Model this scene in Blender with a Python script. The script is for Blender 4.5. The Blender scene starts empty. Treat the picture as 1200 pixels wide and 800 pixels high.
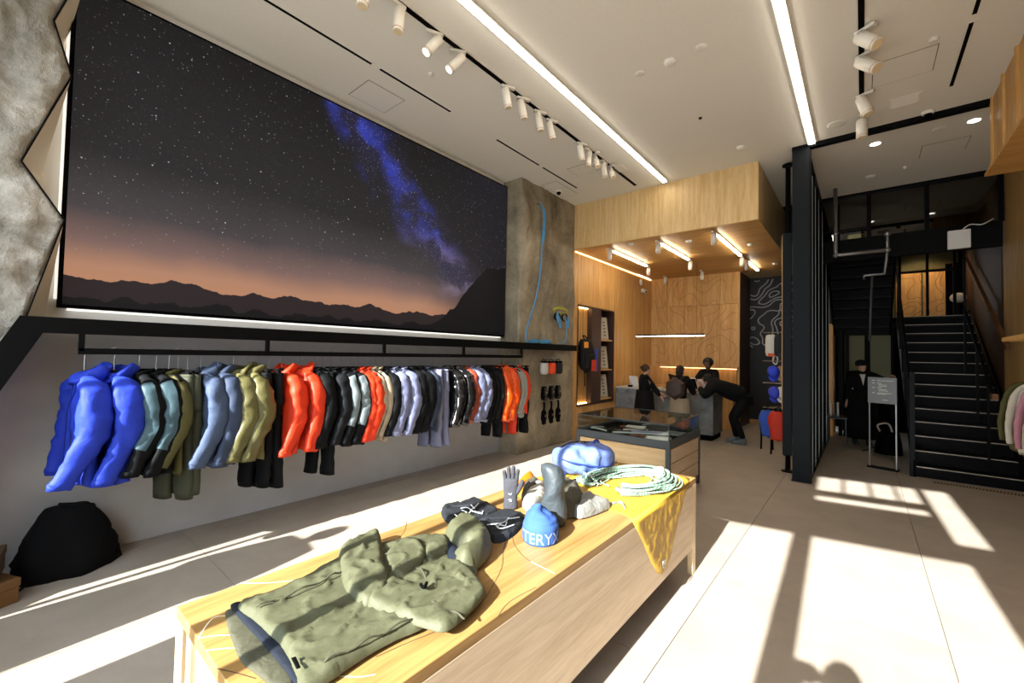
import bpy, bmesh, math, random
from mathutils import Vector, Matrix, noise
from mathutils.geometry import delaunay_2d_cdt

# ------------------------------------------------------------------ camera, world, sun, exposure
scene = bpy.context.scene
COL = scene.collection
R = math.radians
cam_d = bpy.data.cameras.new('camera')
cam_d.sensor_width = 36.0
cam_d.lens = 494.8 / 1200 * 36.0
cam_d.clip_start = 0.02
cam = bpy.data.objects.new('camera', cam_d); COL.objects.link(cam)
yw, pt, rl = R(39.745), R(1.689), R(1.126)
fw = Vector((-math.sin(yw) * math.cos(pt), math.cos(yw) * math.cos(pt), math.sin(pt)))
rt = Vector((math.cos(yw), math.sin(yw), 0)); up = rt.cross(fw)
rt2 = rt * math.cos(rl) + up * math.sin(rl); up2 = up * math.cos(rl) - rt * math.sin(rl)
mw = Matrix((rt2, up2, -fw)).transposed().to_4x4(); mw.translation = (0, 0, 1.65)
cam.matrix_world = mw
scene.camera = cam

world = bpy.data.worlds.new('world'); scene.world = world; world.use_nodes = True
wb = world.node_tree.nodes['Background']
wb.inputs['Color'].default_value = (0.80, 0.90, 1.0, 1); wb.inputs['Strength'].default_value = 5.0
sun_d = bpy.data.lights.new('sun', 'SUN'); sun_d.energy = 19.0; sun_d.angle = R(0.6); sun_d.color = (1, 0.97, 0.93)
sun = bpy.data.objects.new('sun', sun_d); COL.objects.link(sun)
SUN = Vector((-0.035, 1.0, -0.56)).normalized()
sun.rotation_euler = SUN.to_track_quat('-Z', 'Y').to_euler()
sun.location = (0, -6, 6)
vs = scene.view_settings
vs.view_transform = 'Standard'; vs.look = 'None'; vs.gamma = 1.0; vs.use_curve_mapping = False
vs.exposure = 0.4

# ------------------------------------------------------------------ colours and materials
def lin(h):
    h = h.lstrip('#'); o = []
    for i in (0, 2, 4):
        c = int(h[i:i + 2], 16) / 255
        o.append(c / 12.92 if c <= 0.04045 else ((c + 0.055) / 1.055) ** 2.4)
    return (*o, 1.0)

MATS = {}
class NT:
    def __init__(s, name):
        s.m = bpy.data.materials.new(name); s.m.use_nodes = True
        s.t = s.m.node_tree; s.b = s.t.nodes['Principled BSDF']; s.o = s.t.nodes['Material Output']
        MATS[name] = s.m
    def n(s, typ, **kw):
        nd = s.t.nodes.new('ShaderNode' + typ)
        for k, v in kw.items():
            if k in nd.inputs: nd.inputs[k].default_value = v
            else: setattr(nd, k, v)
        return nd
    def l(s, a, b): s.t.links.new(a, b)
    def coord(s, scale=(1, 1, 1), kind='Object'):
        tc = s.n('TexCoord'); mp = s.n('Mapping'); s.l(tc.outputs[kind], mp.inputs['Vector'])
        mp.inputs['Scale'].default_value = scale
        return mp.outputs['Vector']
    def ramp(s, fac, stops):
        r = s.n('ValToRGB'); e = r.color_ramp.elements
        while len(e) < len(stops): e.new(0.5)
        for i, (p, c) in enumerate(stops): e[i].position = p; e[i].color = c
        s.l(fac, r.inputs['Fac']); return r.outputs['Color']
    def bump(s, h, strength=0.3, dist=0.01):
        b = s.n('Bump'); b.inputs['Strength'].default_value = strength; b.inputs['Distance'].default_value = dist
        s.l(h, b.inputs['Height']); s.l(b.outputs['Normal'], s.b.inputs['Normal'])

def plain(name, hexc, rough=0.6, metal=0.0, spec=0.5, grain=0.0, gs=60, **kw):
    if name in MATS: return MATS[name]
    k = NT(name); c = lin(hexc)
    k.b.inputs['Base Color'].default_value = c; k.b.inputs['Roughness'].default_value = rough
    k.b.inputs['Metallic'].default_value = metal; k.b.inputs['Specular IOR Level'].default_value = spec
    if grain:
        nz = k.n('TexNoise', Scale=gs, Detail=3.0); k.l(k.coord(), nz.inputs['Vector'])
        a = tuple(x * (1 - grain) for x in c[:3]) + (1,); b2 = tuple(min(1, x * (1 + grain)) for x in c[:3]) + (1,)
        k.l(k.ramp(nz.outputs['Fac'], [(0.3, a), (0.7, b2)]), k.b.inputs['Base Color'])
        k.bump(nz.outputs['Fac'], 0.15, 0.003)
    for kk, v in kw.items(): k.b.inputs[kk].default_value = v
    return k.m

def emis(name, hexc, strength):
    if name in MATS: return MATS[name]
    k = NT(name)
    k.b.inputs['Base Color'].default_value = lin(hexc); k.b.inputs['Emission Color'].default_value = lin(hexc)
    k.b.inputs['Emission Strength'].default_value = strength
    return k.m

def wood(name, light, dark, axis=2, rough=0.45, scale=1.0, fine=1.0):
    """straight oak grain running along one object axis, slightly different on every board"""
    k = NT(name)
    s = [14 * scale, 14 * scale, 14 * scale]; s[axis] = 0.9 * scale
    oi = k.n('ObjectInfo'); v = k.coord(tuple(s))
    add = k.n('VectorMath', operation='ADD'); k.l(v, add.inputs[0])
    mul = k.n('Math', operation='MULTIPLY'); mul.inputs[1].default_value = 40.0
    k.l(oi.outputs['Random'], mul.inputs[0]); k.l(mul.outputs[0], add.inputs[1])
    n1 = k.n('TexNoise', Scale=1.0, Detail=6.0, Roughness=0.65, Distortion=0.8); k.l(add.outputs[0], n1.inputs['Vector'])
    n2 = k.n('TexNoise', Scale=7.0, Detail=2.0); k.l(add.outputs[0], n2.inputs['Vector'])
    mx = k.n('Math', operation='MULTIPLY_ADD'); mx.inputs[1].default_value = 0.35 * fine; k.l(n2.outputs['Fac'], mx.inputs[0]); k.l(n1.outputs['Fac'], mx.inputs[2])
    col = k.ramp(mx.outputs[0], [(0.42, lin(dark)), (0.8, lin(light))])
    hsv = k.n('HueSaturation'); k.l(col, hsv.inputs['Color'])
    mr = k.n('MapRange'); k.l(oi.outputs['Random'], mr.inputs['Value']); mr.inputs['To Min'].default_value = 0.93; mr.inputs['To Max'].default_value = 1.06
    k.l(mr.outputs[0], hsv.inputs['Value']); k.l(hsv.outputs['Color'], k.b.inputs['Base Color'])
    k.b.inputs['Roughness'].default_value = rough; k.b.inputs['Specular IOR Level'].default_value = 0.35
    k.bump(mx.outputs[0], 0.08, 0.003)
    return k.m

def stone(name, cols, scale=2.0, rough=0.85, bump=0.4, bd=0.02, sc2=18.0):
    k = NT(name); v = k.coord()
    n1 = k.n('TexNoise', Scale=scale, Detail=8.0, Roughness=0.62, Distortion=0.5); k.l(v, n1.inputs['Vector'])
    n2 = k.n('TexNoise', Scale=sc2, Detail=6.0, Roughness=0.7); k.l(v, n2.inputs['Vector'])
    mx = k.n('Math', operation='MULTIPLY_ADD'); mx.inputs[1].default_value = 0.3; k.l(n2.outputs['Fac'], mx.inputs[0]); k.l(n1.outputs['Fac'], mx.inputs[2])
    n = len(cols)
    k.l(k.ramp(mx.outputs[0], [(0.42 + 0.5 * i / (n - 1), lin(c)) for i, c in enumerate(cols)]), k.b.inputs['Base Color'])
    k.b.inputs['Roughness'].default_value = rough; k.b.inputs['Specular IOR Level'].default_value = 0.3
    k.bump(mx.outputs[0], bump, bd)
    return k.m

def cloth(name, hexc, rough=0.75, wr=0.35, sheen=0.0, spec=0.4, dist=0.012, sc=9.0):
    """woven fabric with soft creases"""
    if name in MATS: return MATS[name]
    k = NT(name); v = k.coord(); c = lin(hexc)
    n1 = k.n('TexNoise', Scale=sc, Detail=2.0, Roughness=0.45, Distortion=1.0); k.l(v, n1.inputs['Vector'])
    n2 = k.n('TexNoise', Scale=220.0, Detail=1.0); k.l(v, n2.inputs['Vector'])
    a = tuple(x * 0.86 for x in c[:3]) + (1,); b2 = tuple(min(1, x * 1.1) for x in c[:3]) + (1,)
    k.l(k.ramp(n2.outputs['Fac'], [(0.3, a), (0.7, b2)]), k.b.inputs['Base Color'])
    k.b.inputs['Roughness'].default_value = rough; k.b.inputs['Specular IOR Level'].default_value = spec
    k.bump(n1.outputs['Fac'], wr, dist)
    return k.m

def glass(name, tint='#f6faf8', refl=0.12, rough=0.02):
    """thin architectural pane: mostly clear, mirror-like at grazing angles"""
    k = NT(name); t = k.n('BsdfTransparent'); g = k.n('BsdfGlossy'); mx = k.n('MixShader'); lw = k.n('LayerWeight')
    t.inputs['Color'].default_value = lin(tint); g.inputs['Roughness'].default_value = rough
    lw.inputs['Blend'].default_value = 0.22
    mr = k.n('MapRange'); k.l(lw.outputs['Fresnel'], mr.inputs['Value']); mr.inputs['To Min'].default_value = refl * 0.3; mr.inputs['To Max'].default_value = 0.6
    k.l(mr.outputs[0], mx.inputs['Fac']); k.l(t.outputs[0], mx.inputs[1]); k.l(g.outputs[0], mx.inputs[2])
    k.l(mx.outputs[0], k.o.inputs['Surface'])
    return k.m

M = {}
M['ceil'] = plain('ceiling_paint', '#dddbd2', 0.9, grain=0.02, gs=40)
M['wall'] = plain('grey_plaster', '#b2b4b4', 0.85, grain=0.05, gs=5)
M['white'] = plain('white_paint', '#e4e2dc', 0.7)
M['cream'] = plain('cream_paint', '#cfc4b0', 0.7)
M['offwhite_metal'] = plain('white_lacquered_metal', '#d8d4ca', 0.45)
M['black'] = plain('black_steel', '#0a0b0c', 0.5, spec=0.08)
M['blacker'] = plain('matt_black', '#060607', 0.75, spec=.05)
M['steel'] = plain('dark_blue_steel', '#14191c', 0.5, spec=0.1)
M['grey_frame'] = plain('grey_powder_coat', '#3c4448', 0.5)
M['chrome'] = plain('brushed_metal', '#b8b8b4', 0.3, metal=1.0)
M['galv'] = plain('galvanised_pipe', '#9a9d9e', 0.42, metal=0.8)
M['lamp'] = emis('lamp_white', '#fff6e6', 9.0)
M['lamp_strip'] = emis('linear_lamp', '#fff4e2', 14.0)
M['led'] = emis('warm_led', '#ffd08a', 16.0)
M['spot_face'] = emis('spot_lens', '#fff3dc', 6.0)
M['oak'] = wood('oak_boards', '#cfa468', '#a87838')
M['oak_pale'] = wood('oak_pale', '#d8b884', '#b98f55')
M['oak_x'] = wood('oak_horizontal', '#d9bd8e', '#b5935f', axis=0)
M['oak_y'] = wood('oak_lengthwise', '#e0bb7c', '#bb8a45', axis=1, rough=0.4)
M['oak_face'] = wood('oak_bleached', '#d3c0a4', '#b49e80', axis=1, rough=0.5)
M['brown'] = plain('dark_brown_board', '#3a2620', 0.5, grain=0.1, gs=20)
M['walnut'] = wood('walnut_rail', '#7a5333', '#4e321d', axis=1)
M['concrete'] = stone('board_marked_concrete', ['#5a5345', '#8e8470', '#b3a78f'], 1.3, 0.85, 0.7, 0.04)
M['counter'] = stone('polished_concrete', ['#4c5050', '#75797a', '#8f9392'], 3.0, 0.45, 0.15, 0.01)
M['rock'] = stone('rough_rock', ['#6b675c', '#a09b90', '#cfcabf'], 2.2, 0.9, 1.0, 0.06, 26.0)
M['glass'] = glass('clear_pane')
M['dark_glass'] = glass('smoked_pane', '#8d958f', 0.3)

def tile_mat():
    k = NT('floor_tile'); v = k.coord(); oi = k.n('ObjectInfo')
    n1 = k.n('TexNoise', Scale=2.2, Detail=7.0, Roughness=0.6, Distortion=0.6); k.l(v, n1.inputs['Vector'])
    n2 = k.n('TexNoise', Scale=60.0, Detail=3.0); k.l(v, n2.inputs['Vector'])
    mx = k.n('Math', operation='MULTIPLY_ADD'); mx.inputs[1].default_value = 0.2; k.l(n2.outputs['Fac'], mx.inputs[0]); k.l(n1.outputs['Fac'], mx.inputs[2])
    c = k.ramp(mx.outputs[0], [(0.4, lin('#9a9184')), (0.8, lin('#a9a093'))])
    hsv = k.n('HueSaturation'); k.l(c, hsv.inputs['Color']); mr = k.n('MapRange'); k.l(oi.outputs['Random'], mr.inputs['Value'])
    mr.inputs['To Min'].default_value = 0.95; mr.inputs['To Max'].default_value = 1.04; k.l(mr.outputs[0], hsv.inputs['Value'])
    k.l(hsv.outputs['Color'], k.b.inputs['Base Color']); k.b.inputs['Roughness'].default_value = 0.5
    k.b.inputs['Specular IOR Level'].default_value = 0.35
    k.bump(n2.outputs['Fac'], 0.05, 0.002)
    return k.m
M['tile'] = tile_mat()
M['grout'] = plain('grout', '#6f675a', 0.9)

# ------------------------------------------------------------------ mesh helpers
class MB:
    """collects shapes and links them as ONE mesh object"""
    def __init__(s): s.v = []; s.f = []
    def add(s, vs, fs):
        o = len(s.v); s.v += [tuple(p) for p in vs]; s.f += [tuple(i + o for i in q) for q in fs]; return s
    def box(s, a, b):
        (x0, y0, z0), (x1, y1, z1) = a, b
        x0, x1 = min(x0, x1), max(x0, x1); y0, y1 = min(y0, y1), max(y0, y1); z0, z1 = min(z0, z1), max(z0, z1)
        return s.add([(x0, y0, z0), (x1, y0, z0), (x1, y1, z0), (x0, y1, z0), (x0, y0, z1), (x1, y0, z1), (x1, y1, z1), (x0, y1, z1)],
                     [(0, 3, 2, 1), (4, 5, 6, 7), (0, 1, 5, 4), (1, 2, 6, 5), (2, 3, 7, 6), (3, 0, 4, 7)])
    def bar(s, p, q, w, h, upv=(0, 0, 1)):
        """rectangular bar from p to q, w across, h along up"""
        p = Vector(p); q = Vector(q); d = (q - p).normalized(); u = Vector(upv)
        sd = d.cross(u)
        if sd.length < 1e-4: sd = d.cross(Vector((1, 0, 0)))
        sd.normalize(); u = sd.cross(d)
        vs = [c + sd * (w / 2 * i) + u * (h / 2 * j) for c in (p, q) for i, j in ((-1, -1), (1, -1), (1, 1), (-1, 1))]
        return s.add(vs, [(0, 1, 2, 3), (7, 6, 5, 4), (0, 4, 5, 1), (1, 5, 6, 2), (2, 6, 7, 3), (3, 7, 4, 0)])
    def rings(s, rings, cap0=True, cap1=True, closed=True):
        n = len(rings[0]); o = len(s.v)
        for r in rings: s.v += [tuple(p) for p in r]
        for i in range(len(rings) - 1):
            for j in range(n if closed else n - 1):
                a = o + i * n + j; b = o + i * n + (j + 1) % n
                s.f.append((a, b, b + n, a + n))
        if cap0 and closed: s.f.append(tuple(o + j for j in range(n))[::-1])
        if cap1 and closed: s.f.append(tuple(o + (len(rings) - 1) * n + j for j in range(n)))
        return s
    def tube(s, pts, r, n=8, cap=True, flat=None):
        pts = [Vector(p) for p in pts]; rs = r if isinstance(r, (list, tuple)) else [r] * len(pts)
        out = []; prev = None
        for i, p in enumerate(pts):
            t = (pts[min(i + 1, len(pts) - 1)] - pts[max(i - 1, 0)])
            if t.length < 1e-9: t = Vector((0, 0, 1))
            t.normalize()
            if prev is None:
                a = Vector((0, 0, 1)) if abs(t.z) < 0.9 else Vector((1, 0, 0))
                u = a - t * a.dot(t)
            else: u = prev - t * prev.dot(t)
            u.normalize(); prev = u; w = t.cross(u)
            k = (1, 1) if flat is None else flat
            out.append([p + u * (rs[i] * k[0] * math.cos(2 * math.pi * j / n)) + w * (rs[i] * k[1] * math.sin(2 * math.pi * j / n)) for j in range(n)])
        return s.rings(out, cap, cap)
    def cyl(s, p, q, r, r2=None, n=16):
        return s.tube([p, q], [r, r if r2 is None else r2], n)
    def lathe(s, prof, c=(0, 0, 0), n=20):
        return s.rings([[(c[0] + r * math.cos(2 * math.pi * j / n), c[1] + r * math.sin(2 * math.pi * j / n), c[2] + z) for j in range(n)] for r, z in prof])
    def ball(s, c, r, n=12, m=8, sc=(1, 1, 1)):
        c = Vector(c)
        return s.rings([[(c.x + sc[0] * r * math.sin(a) * math.cos(b), c.y + sc[1] * r * math.sin(a) * math.sin(b), c.z - sc[2] * r * math.cos(a))
                         for b in [2 * math.pi * j / n for j in range(n)]] for a in [max(0.02, min(math.pi - 0.02, math.pi * i / m)) for i in range(m + 1)]])
    def prism(s, poly, axis, a, b):
        """extrude a 2-D polygon along an axis from a to b"""
        def P(u, v, w): return {0: (w, u, v), 1: (u, w, v), 2: (u, v, w)}[axis]
        n = len(poly); o = len(s.v)
        s.v += [P(u, v, a) for u, v in poly] + [P(u, v, b) for u, v in poly]
        s.f.append(tuple(o + i for i in range(n))[::-1]); s.f.append(tuple(o + n + i for i in range(n)))
        for i in range(n):
            j = (i + 1) % n; s.f.append((o + i, o + j, o + n + j, o + n + i))
        return s
    def build(s, name, mat, parent=None, smooth=False, bevel=0.0, seg=1, sub=0, loc=None):
        me = bpy.data.meshes.new(name); me.from_pydata(s.v, [], s.f)
        bm = bmesh.new(); bm.from_mesh(me)
        if bevel:
            es = [e for e in bm.edges if len(e.link_faces) == 2 and e.calc_face_angle(0) > 0.6]
            bmesh.ops.bevel(bm, geom=es, offset=bevel, segments=seg, affect='EDGES', clamp_overlap=True)
        bmesh.ops.recalc_face_normals(bm, faces=bm.faces)
        bm.to_mesh(me); bm.free()
        return link(name, me, mat, parent, smooth, sub, loc)

def link(name, me, mat, parent=None, smooth=False, sub=0, loc=None):
    if isinstance(mat, str): mat = M[mat]
    me.materials.clear(); me.materials.append(mat)
    if smooth: me.polygons.foreach_set('use_smooth', [True] * len(me.polygons))
    o = bpy.data.objects.new(name, me); COL.objects.link(o)
    if parent: o.parent = parent
    if loc: o.location = loc
    if sub:
        m = o.modifiers.new('sub', 'SUBSURF'); m.levels = sub; m.render_levels = sub
    return o

def tag(o, label, cat, group=None):
    o['label'] = label; o['category'] = cat
    if group: o['group'] = group
    return o
def thing(name, label, cat, loc=(0, 0, 0), rz=0.0, group=None):
    o = bpy.data.objects.new(name, None); COL.objects.link(o); o.empty_display_size = 0.05
    o.location = loc; o.rotation_euler = (0, 0, rz)
    return tag(o, label, cat, group)
def struct(o, label=None):
    o['kind'] = 'structure'
    if label: o['label'] = label
    return o
def dup(root, loc=None, rz=None, label=None, group=None):
    def cp(o, par):
        c = o.copy(); COL.objects.link(c)
        if par: c.parent = par
        for ch in list(o.children): cp(ch, c)
        return c
    r = cp(root, None)
    if loc: r.location = loc
    if rz is not None: r.rotation_euler = (0, 0, rz)
    if label: r['label'] = label
    if group: r['group'] = group
    return r
def B(name, a, b, mat, parent=None, bevel=0.0): return MB().box(a, b).build(name, mat, parent, bevel=bevel)
def fbm(p, o=3):
    return noise.fractal(Vector(p), 1.0, 2.0, o, noise_basis='PERLIN_ORIGINAL')
def spline(pts, n=8):
    """Catmull-Rom through the points"""
    P = [Vector(p) for p in pts]; out = []
    for i in range(len(P) - 1):
        a, b, c, d = P[max(i - 1, 0)], P[i], P[i + 1], P[min(i + 2, len(P) - 1)]
        for k in range(n):
            t = k / n
            out.append(0.5 * ((2 * b) + (c - a) * t + (2 * a - 5 * b + 4 * c - d) * t * t + (3 * b - a - 3 * c + d) * t ** 3))
    out.append(P[-1]); return out
def inside(p, poly):
    x, y = p; c = False; j = len(poly) - 1
    for i in range(len(poly)):
        if (poly[i][1] > y) != (poly[j][1] > y) and x < (poly[j][0] - poly[i][0]) * (y - poly[i][1]) / (poly[j][1] - poly[i][1]) + poly[i][0]: c = not c
        j = i
    return c
def edist(p, poly):
    d = 1e9; px, py = p
    for i in range(len(poly)):
        ax, ay = poly[i - 1]; bx, by = poly[i]; vx, vy = bx - ax, by - ay
        t = max(0, min(1, ((px - ax) * vx + (py - ay) * vy) / (vx * vx + vy * vy + 1e-12)))
        d = min(d, math.hypot(px - ax - t * vx, py - ay - t * vy))
    return d
def smooth_poly(pts, n=5):
    P = [(x, y, 0) for x, y in pts]; P = [P[-1]] + P + [P[0], P[1]]
    s = spline(P, n); s = s[n:-n - 0]
    return [(v.x, v.y) for v in s][:len(pts) * n]
def cushion(poly, base, top, step=0.02, edge=0.05, under=True):
    """filled outline: base(x,y) is the lower surface, top(x,y,d,t) the height above it, d = distance to the rim"""
    xs = [p[0] for p in poly]; ys = [p[1] for p in poly]; rnd = random.Random(7)
    vs = [Vector(p) for p in poly]; es = [(i, (i + 1) % len(poly)) for i in range(len(poly))]
    x = min(xs)
    while x < max(xs):
        y = min(ys)
        while y < max(ys):
            q = (x + rnd.uniform(-.25, .25) * step, y + rnd.uniform(-.25, .25) * step)
            if inside(q, poly) and edist(q, poly) > step * 0.45: vs.append(Vector(q))
            y += step
        x += step
    r = delaunay_2d_cdt(vs, es, [], 1, 1e-5)
    pv, pf = r[0], r[2]; V = []
    for p in pv:
        d = edist(p, poly); t = 1 - max(0, 1 - d / edge) ** 2; t = math.sqrt(max(0, t)) if d < edge else 1
        V.append((p[0], p[1], base(p[0], p[1]) + top(p[0], p[1], d, t)))
    m = MB(); m.add(V, [tuple(f) for f in pf])
    if under:
        n = len(V); m.v += [(p[0], p[1], base(p[0], p[1])) for p in pv]; m.f += [tuple(i + n for i in f)[::-1] for f in pf]
        cnt = {}
        for f in pf:
            for i in range(len(f)):
                e = (f[i], f[(i + 1) % len(f)]); k = (min(e), max(e)); cnt.setdefault(k, []).append(e)
        for k, l in cnt.items():
            if len(l) == 1: a, b = l[0]; m.f.append((b, a, a + n, b + n))
    return m
# ================================================================== THE SETTING
CZ = 4.6
# ---- floor of large square tiles
floor = struct(B('floor', (-4.95, -1.75, -0.12), (2.2, 13.6, -0.008), 'grout'), 'grey stone tile floor with thin joints')
TS = 1.235
tm = MB().box((-TS / 2 + .0025, -TS / 2 + .0025, -0.008), (TS / 2 - .0025, TS / 2 - .0025, 0.0))
t0 = tm.build('tile', 'tile', floor)
first = True
for i in range(-4, 3):
    for j in range(-3, 11):
        x = -0.86 + TS * (i + 0.5); y = 1.09 + 1.233 * (j + 0.5)
        if x > 2.0 or y > 13.5 or y < -2.2: continue
        t = t0 if first else t0.copy()
        if not first: COL.objects.link(t); t.parent = floor
        first = False; t.location = (x, y, 0)
struct(B('pavement', (-14, -14, -0.1), (12, -1.75, -0.03), plain('pavement_stone', '#9a968e', 0.9, grain=0.1, gs=8)), 'pale street pavement outside the shop front')
# floor drain grille in front of the stairs
gr = thing('floor_grille', 'slotted metal drain grille set in the floor before the stairs', 'grille')
B('plate', (0.72, 8.16, 0.0005), (1.62, 8.30, 0.004), plain('grille_plate', '#8d8068', 0.5), gr)
for i in range(30):
    x = 0.74 + i * 0.03
    MB().add([(x, 8.18, .0045), (x + .01, 8.18, .0045), (x + .03, 8.28, .0045), (x + .02, 8.28, .0045)], [(0, 1, 2, 3)]).build('slot', 'blacker', gr)

# ---- ceiling
ceiling = struct(MB().prism([(-5.0, -1.5), (2.2, -.06), (2.2, 9.55), (-5.0, 9.55)], 2, CZ, CZ + .2).build('ceiling', 'ceil'), 'matt off-white ceiling')
struct(B('ceiling', (-5.0, 9.55, CZ + 0.05), (2.2, 13.6, CZ + 0.2), 'blacker'), 'dark ceiling over the mezzanine')
def access_panel(x0, x1, y0, y1):
    B('panel_gap', (x0 - .006, y0 - .006, CZ - .0012), (x1 + .006, y1 + .006, CZ + .01), 'black', ceiling)
    B('access_panel', (x0, y0, CZ - .003), (x1, y1, CZ + .01), 'ceil', ceiling)
def slot(x, y0, y1, w=0.03):
    B('slot_frame', (x - w * 1.1, y0 - .02, CZ - .004), (x + w * 1.1, y1 + .02, CZ + .01), 'ceil', ceiling)
    B('air_slot', (x - w / 2, y0, CZ - .006), (x + w / 2, y1, CZ + .01), 'blacker', ceiling)
for y0, y1 in ((0.4, 2.31), (2.41, 3.39), (4.24, 5.23), (5.33, 6.36)): slot(-3.87, y0, y1)
for y0, y1 in ((3.2, 5.14), (5.26, 6.36)): slot(0.735, y0, y1)
for a in ((-4.54, -4.13, 2.44, 2.9), (-3.6, -3.23, 5.62, 5.95), (0.09, 0.55, 5.44, 5.9), (0.64, 1.09, 7.93, 8.37), (-4.3, -4.0, 5.9, 6.6)): access_panel(*a)
v_ = thing('ceiling_vent', 'square louvred vent in the ceiling beside the camera dome', 'vent')
B('frame', (0.24, 6.29, CZ - .008), (0.51, 6.53, CZ - .0005), 'white', v_, 0.002)
for i in range(6): MB().bar((0.265, 6.325 + i * .034, CZ - .011), (0.485, 6.325 + i * .034, CZ - .011), .022, .004, (0, .3, 1)).build('louvre', 'ceil', v_)
v2 = dup(v_, (-3.35, -0.32, 0), label='square louvred vent in the ceiling near the wood canopy')

# ---- left wall: grey lower wall, white upper wall, rock panel, concrete pillar
struct(B('wall_left', (-4.95, -1.75, 0), (-4.75, 7.3, 1.80), 'wall'), 'smooth grey plaster wall behind the clothes rail')
struct(B('wall_left', (-4.95, -1.75, 1.80), (-4.75, 7.3, CZ), 'white'), 'white upper wall behind the video screen')
ZIG = [(0.33, 4.6), (0.147, 3.966), (0.248, 3.614), (0.033, 2.908), (0.247, 2.554), (0.08, 1.78)]
rock_poly = [(-1.7, 4.6)] + ZIG + [(-0.04, 1.5), (-0.62, 0.25), (-1.7, 0.0)]
def rh(y, z, d, t):
    n = fbm((y * 2.2, z * 2.2, 3.1), 5) * 0.08 + fbm((y * 8, z * 8, 1.0), 5) * 0.04
    return 0.02 + t * (0.03 + n)
rm = cushion(rock_poly, lambda y, z: 0, rh, 0.035, 0.05)
rm.v = [(-4.47 + h, y, z) for y, z, h in rm.v]
rock = struct(rm.build('wall_rock', 'rock', smooth=True), 'rough grey rock panel with a zigzag edge beside the screen')
rv = MB()
for (y0, z0), (y1, z1) in zip(ZIG[:-1], ZIG[1:]):
    rv.add([(-4.452, y0, z0), (-4.452, y1, z1), (-4.749, min(y1 + .10, .225), z1), (-4.749, min(y0 + .10, .225), z0)], [(0, 1, 2, 3)])
rv.build('reveal', 'cream', rock)
tr = MB()
for (y0, z0), (y1, z1) in zip(ZIG[:-1], ZIG[1:]): tr.bar((-4.445, y0, z0), (-4.445, y1, z1), .03, .008, (0, 1, 0))
tr.build('edge_trim', 'black', rock)

pil = []
path = [(-4.75 + .39 * i / 8, 5.42) for i in range(9)] + [(-4.36, 5.42 + 1.7 * i / 40) for i in range(1, 41)]
for k in range(111):
    z = CZ * k / 110; ring = []
    for i, (x, y) in enumerate(path):
        n = fbm((y * 1.3, z * 0.55, 5 + x), 5); n2 = fbm((y * 5, z * 2.2, 9 + x), 4)
        crag = max(0, n) ** 1.5 * 0.16 + n2 * 0.02
        if i < 8: ring.append((x, y - 0.3 * crag * (i / 8), z))
        elif i == 8: ring.append((x, y - .1 * crag, z))
        else: ring.append((x + min(.09, crag), y, z))
    pil.append(ring)
struct(MB().rings(pil, closed=False).build('wall_pillar', 'concrete', smooth=True), 'rough concrete climbing pillar beside the screen')

# ---- shop front behind the camera: its frames cast the bars of shade on the floor
front = bpy.data.objects.new('wall_front', None); COL.objects.link(front); struct(front, 'glazed shop front with dark frames')
def fbar(name, x0, x1, z0, z1, mat='black', th=0.08):
    f = lambda x: -0.5 + 0.2 * x
    MB().add([(x0, f(x0) - th / 2, z0), (x1, f(x1) - th / 2, z0), (x1, f(x1) + th / 2, z0), (x0, f(x0) + th / 2, z0),
              (x0, f(x0) - th / 2, z1), (x1, f(x1) - th / 2, z1), (x1, f(x1) + th / 2, z1), (x0, f(x0) + th / 2, z1)],
             [(0, 3, 2, 1), (4, 5, 6, 7), (0, 1, 5, 4), (1, 2, 6, 5), (2, 3, 7, 6), (3, 0, 4, 7)]).build(name, mat, front)
fbar('pier', -4.95, -4.08, 0, CZ, 'wall'); fbar('pier', .86, 2.2, 0, 3.3, 'wall'); fbar('pier', 1.08, 2.2, 3.3, CZ, 'wall')
fbar('header', -4.1, 1.08, 4.48, CZ, 'wall')
fbar('mullion', -4.01, -3.97, 0, 4.48)
fbar('mullion', -2.97, -2.92, 0, 4.48); fbar('spandrel', -2.92, -1.95, 0, 1.35, 'wall'); fbar('mullion', -1.97, -1.93, 0, 4.48)
fbar('mullion', -1.69, -1.63, 0, 4.48); fbar('mullion', -1.40, -1.34, 0, 4.48)
fbar('mullion', -0.33, -0.18, 0, 3.72); fbar('mullion', 0.78, 0.86, 3.06, 4.48)
fbar('transom', -2.92, -.20, 3.06, 4.48); fbar('transom', -.20, 0.78, 3.06, 3.76); fbar('transom', -.20, 0.78, 3.90, 4.03)
for x in (.06, .33, .58): fbar('glazing_bar', x - .02, x + .02, 4.03, 4.48)

# ---- timber walls round the till
wl = struct(B('wall_wood', (-4.95, 7.1, 0), (-4.86, 11.3, CZ), 'brown'), 'warm oak board wall beside the till')
NY0, NY1, NZ0, NZ1 = 7.35, 8.92, 0.65, 2.645
y = 7.12
while y < 11.14:
    y1 = min(y + 0.2, 11.15)
    if y < NY0 and y1 > NY0: y1 = NY0
    if y < NY1 and y1 > NY1: y1 = NY1
    segs = [(0.0, NZ0 - .03), (NZ1 + .03, 3.73)] if NY0 - .001 <= y < NY1 - .001 else [(0.0, 3.73)]
    for z0, z1 in segs: B('plank', (-4.86, y + .003, z0), (-4.40, y1 - .003, z1), 'oak', wl, 0.002)
    y = y1
nf = MB()
nf.box((-4.86, NY0 - .01, NZ0 - .03), (-4.385, NY1 + .01, NZ0)); nf.box((-4.86, NY0 - .01, NZ1), (-4.385, NY1 + .01, NZ1 + .03))
nf.box((-4.86, NY0 - .02, NZ0), (-4.385, NY0, NZ1)); nf.box((-4.86, NY1 - .0, NZ0), (-4.385, NY1 + .02, NZ1))
nf.build('niche_frame', 'brown', wl)
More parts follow.
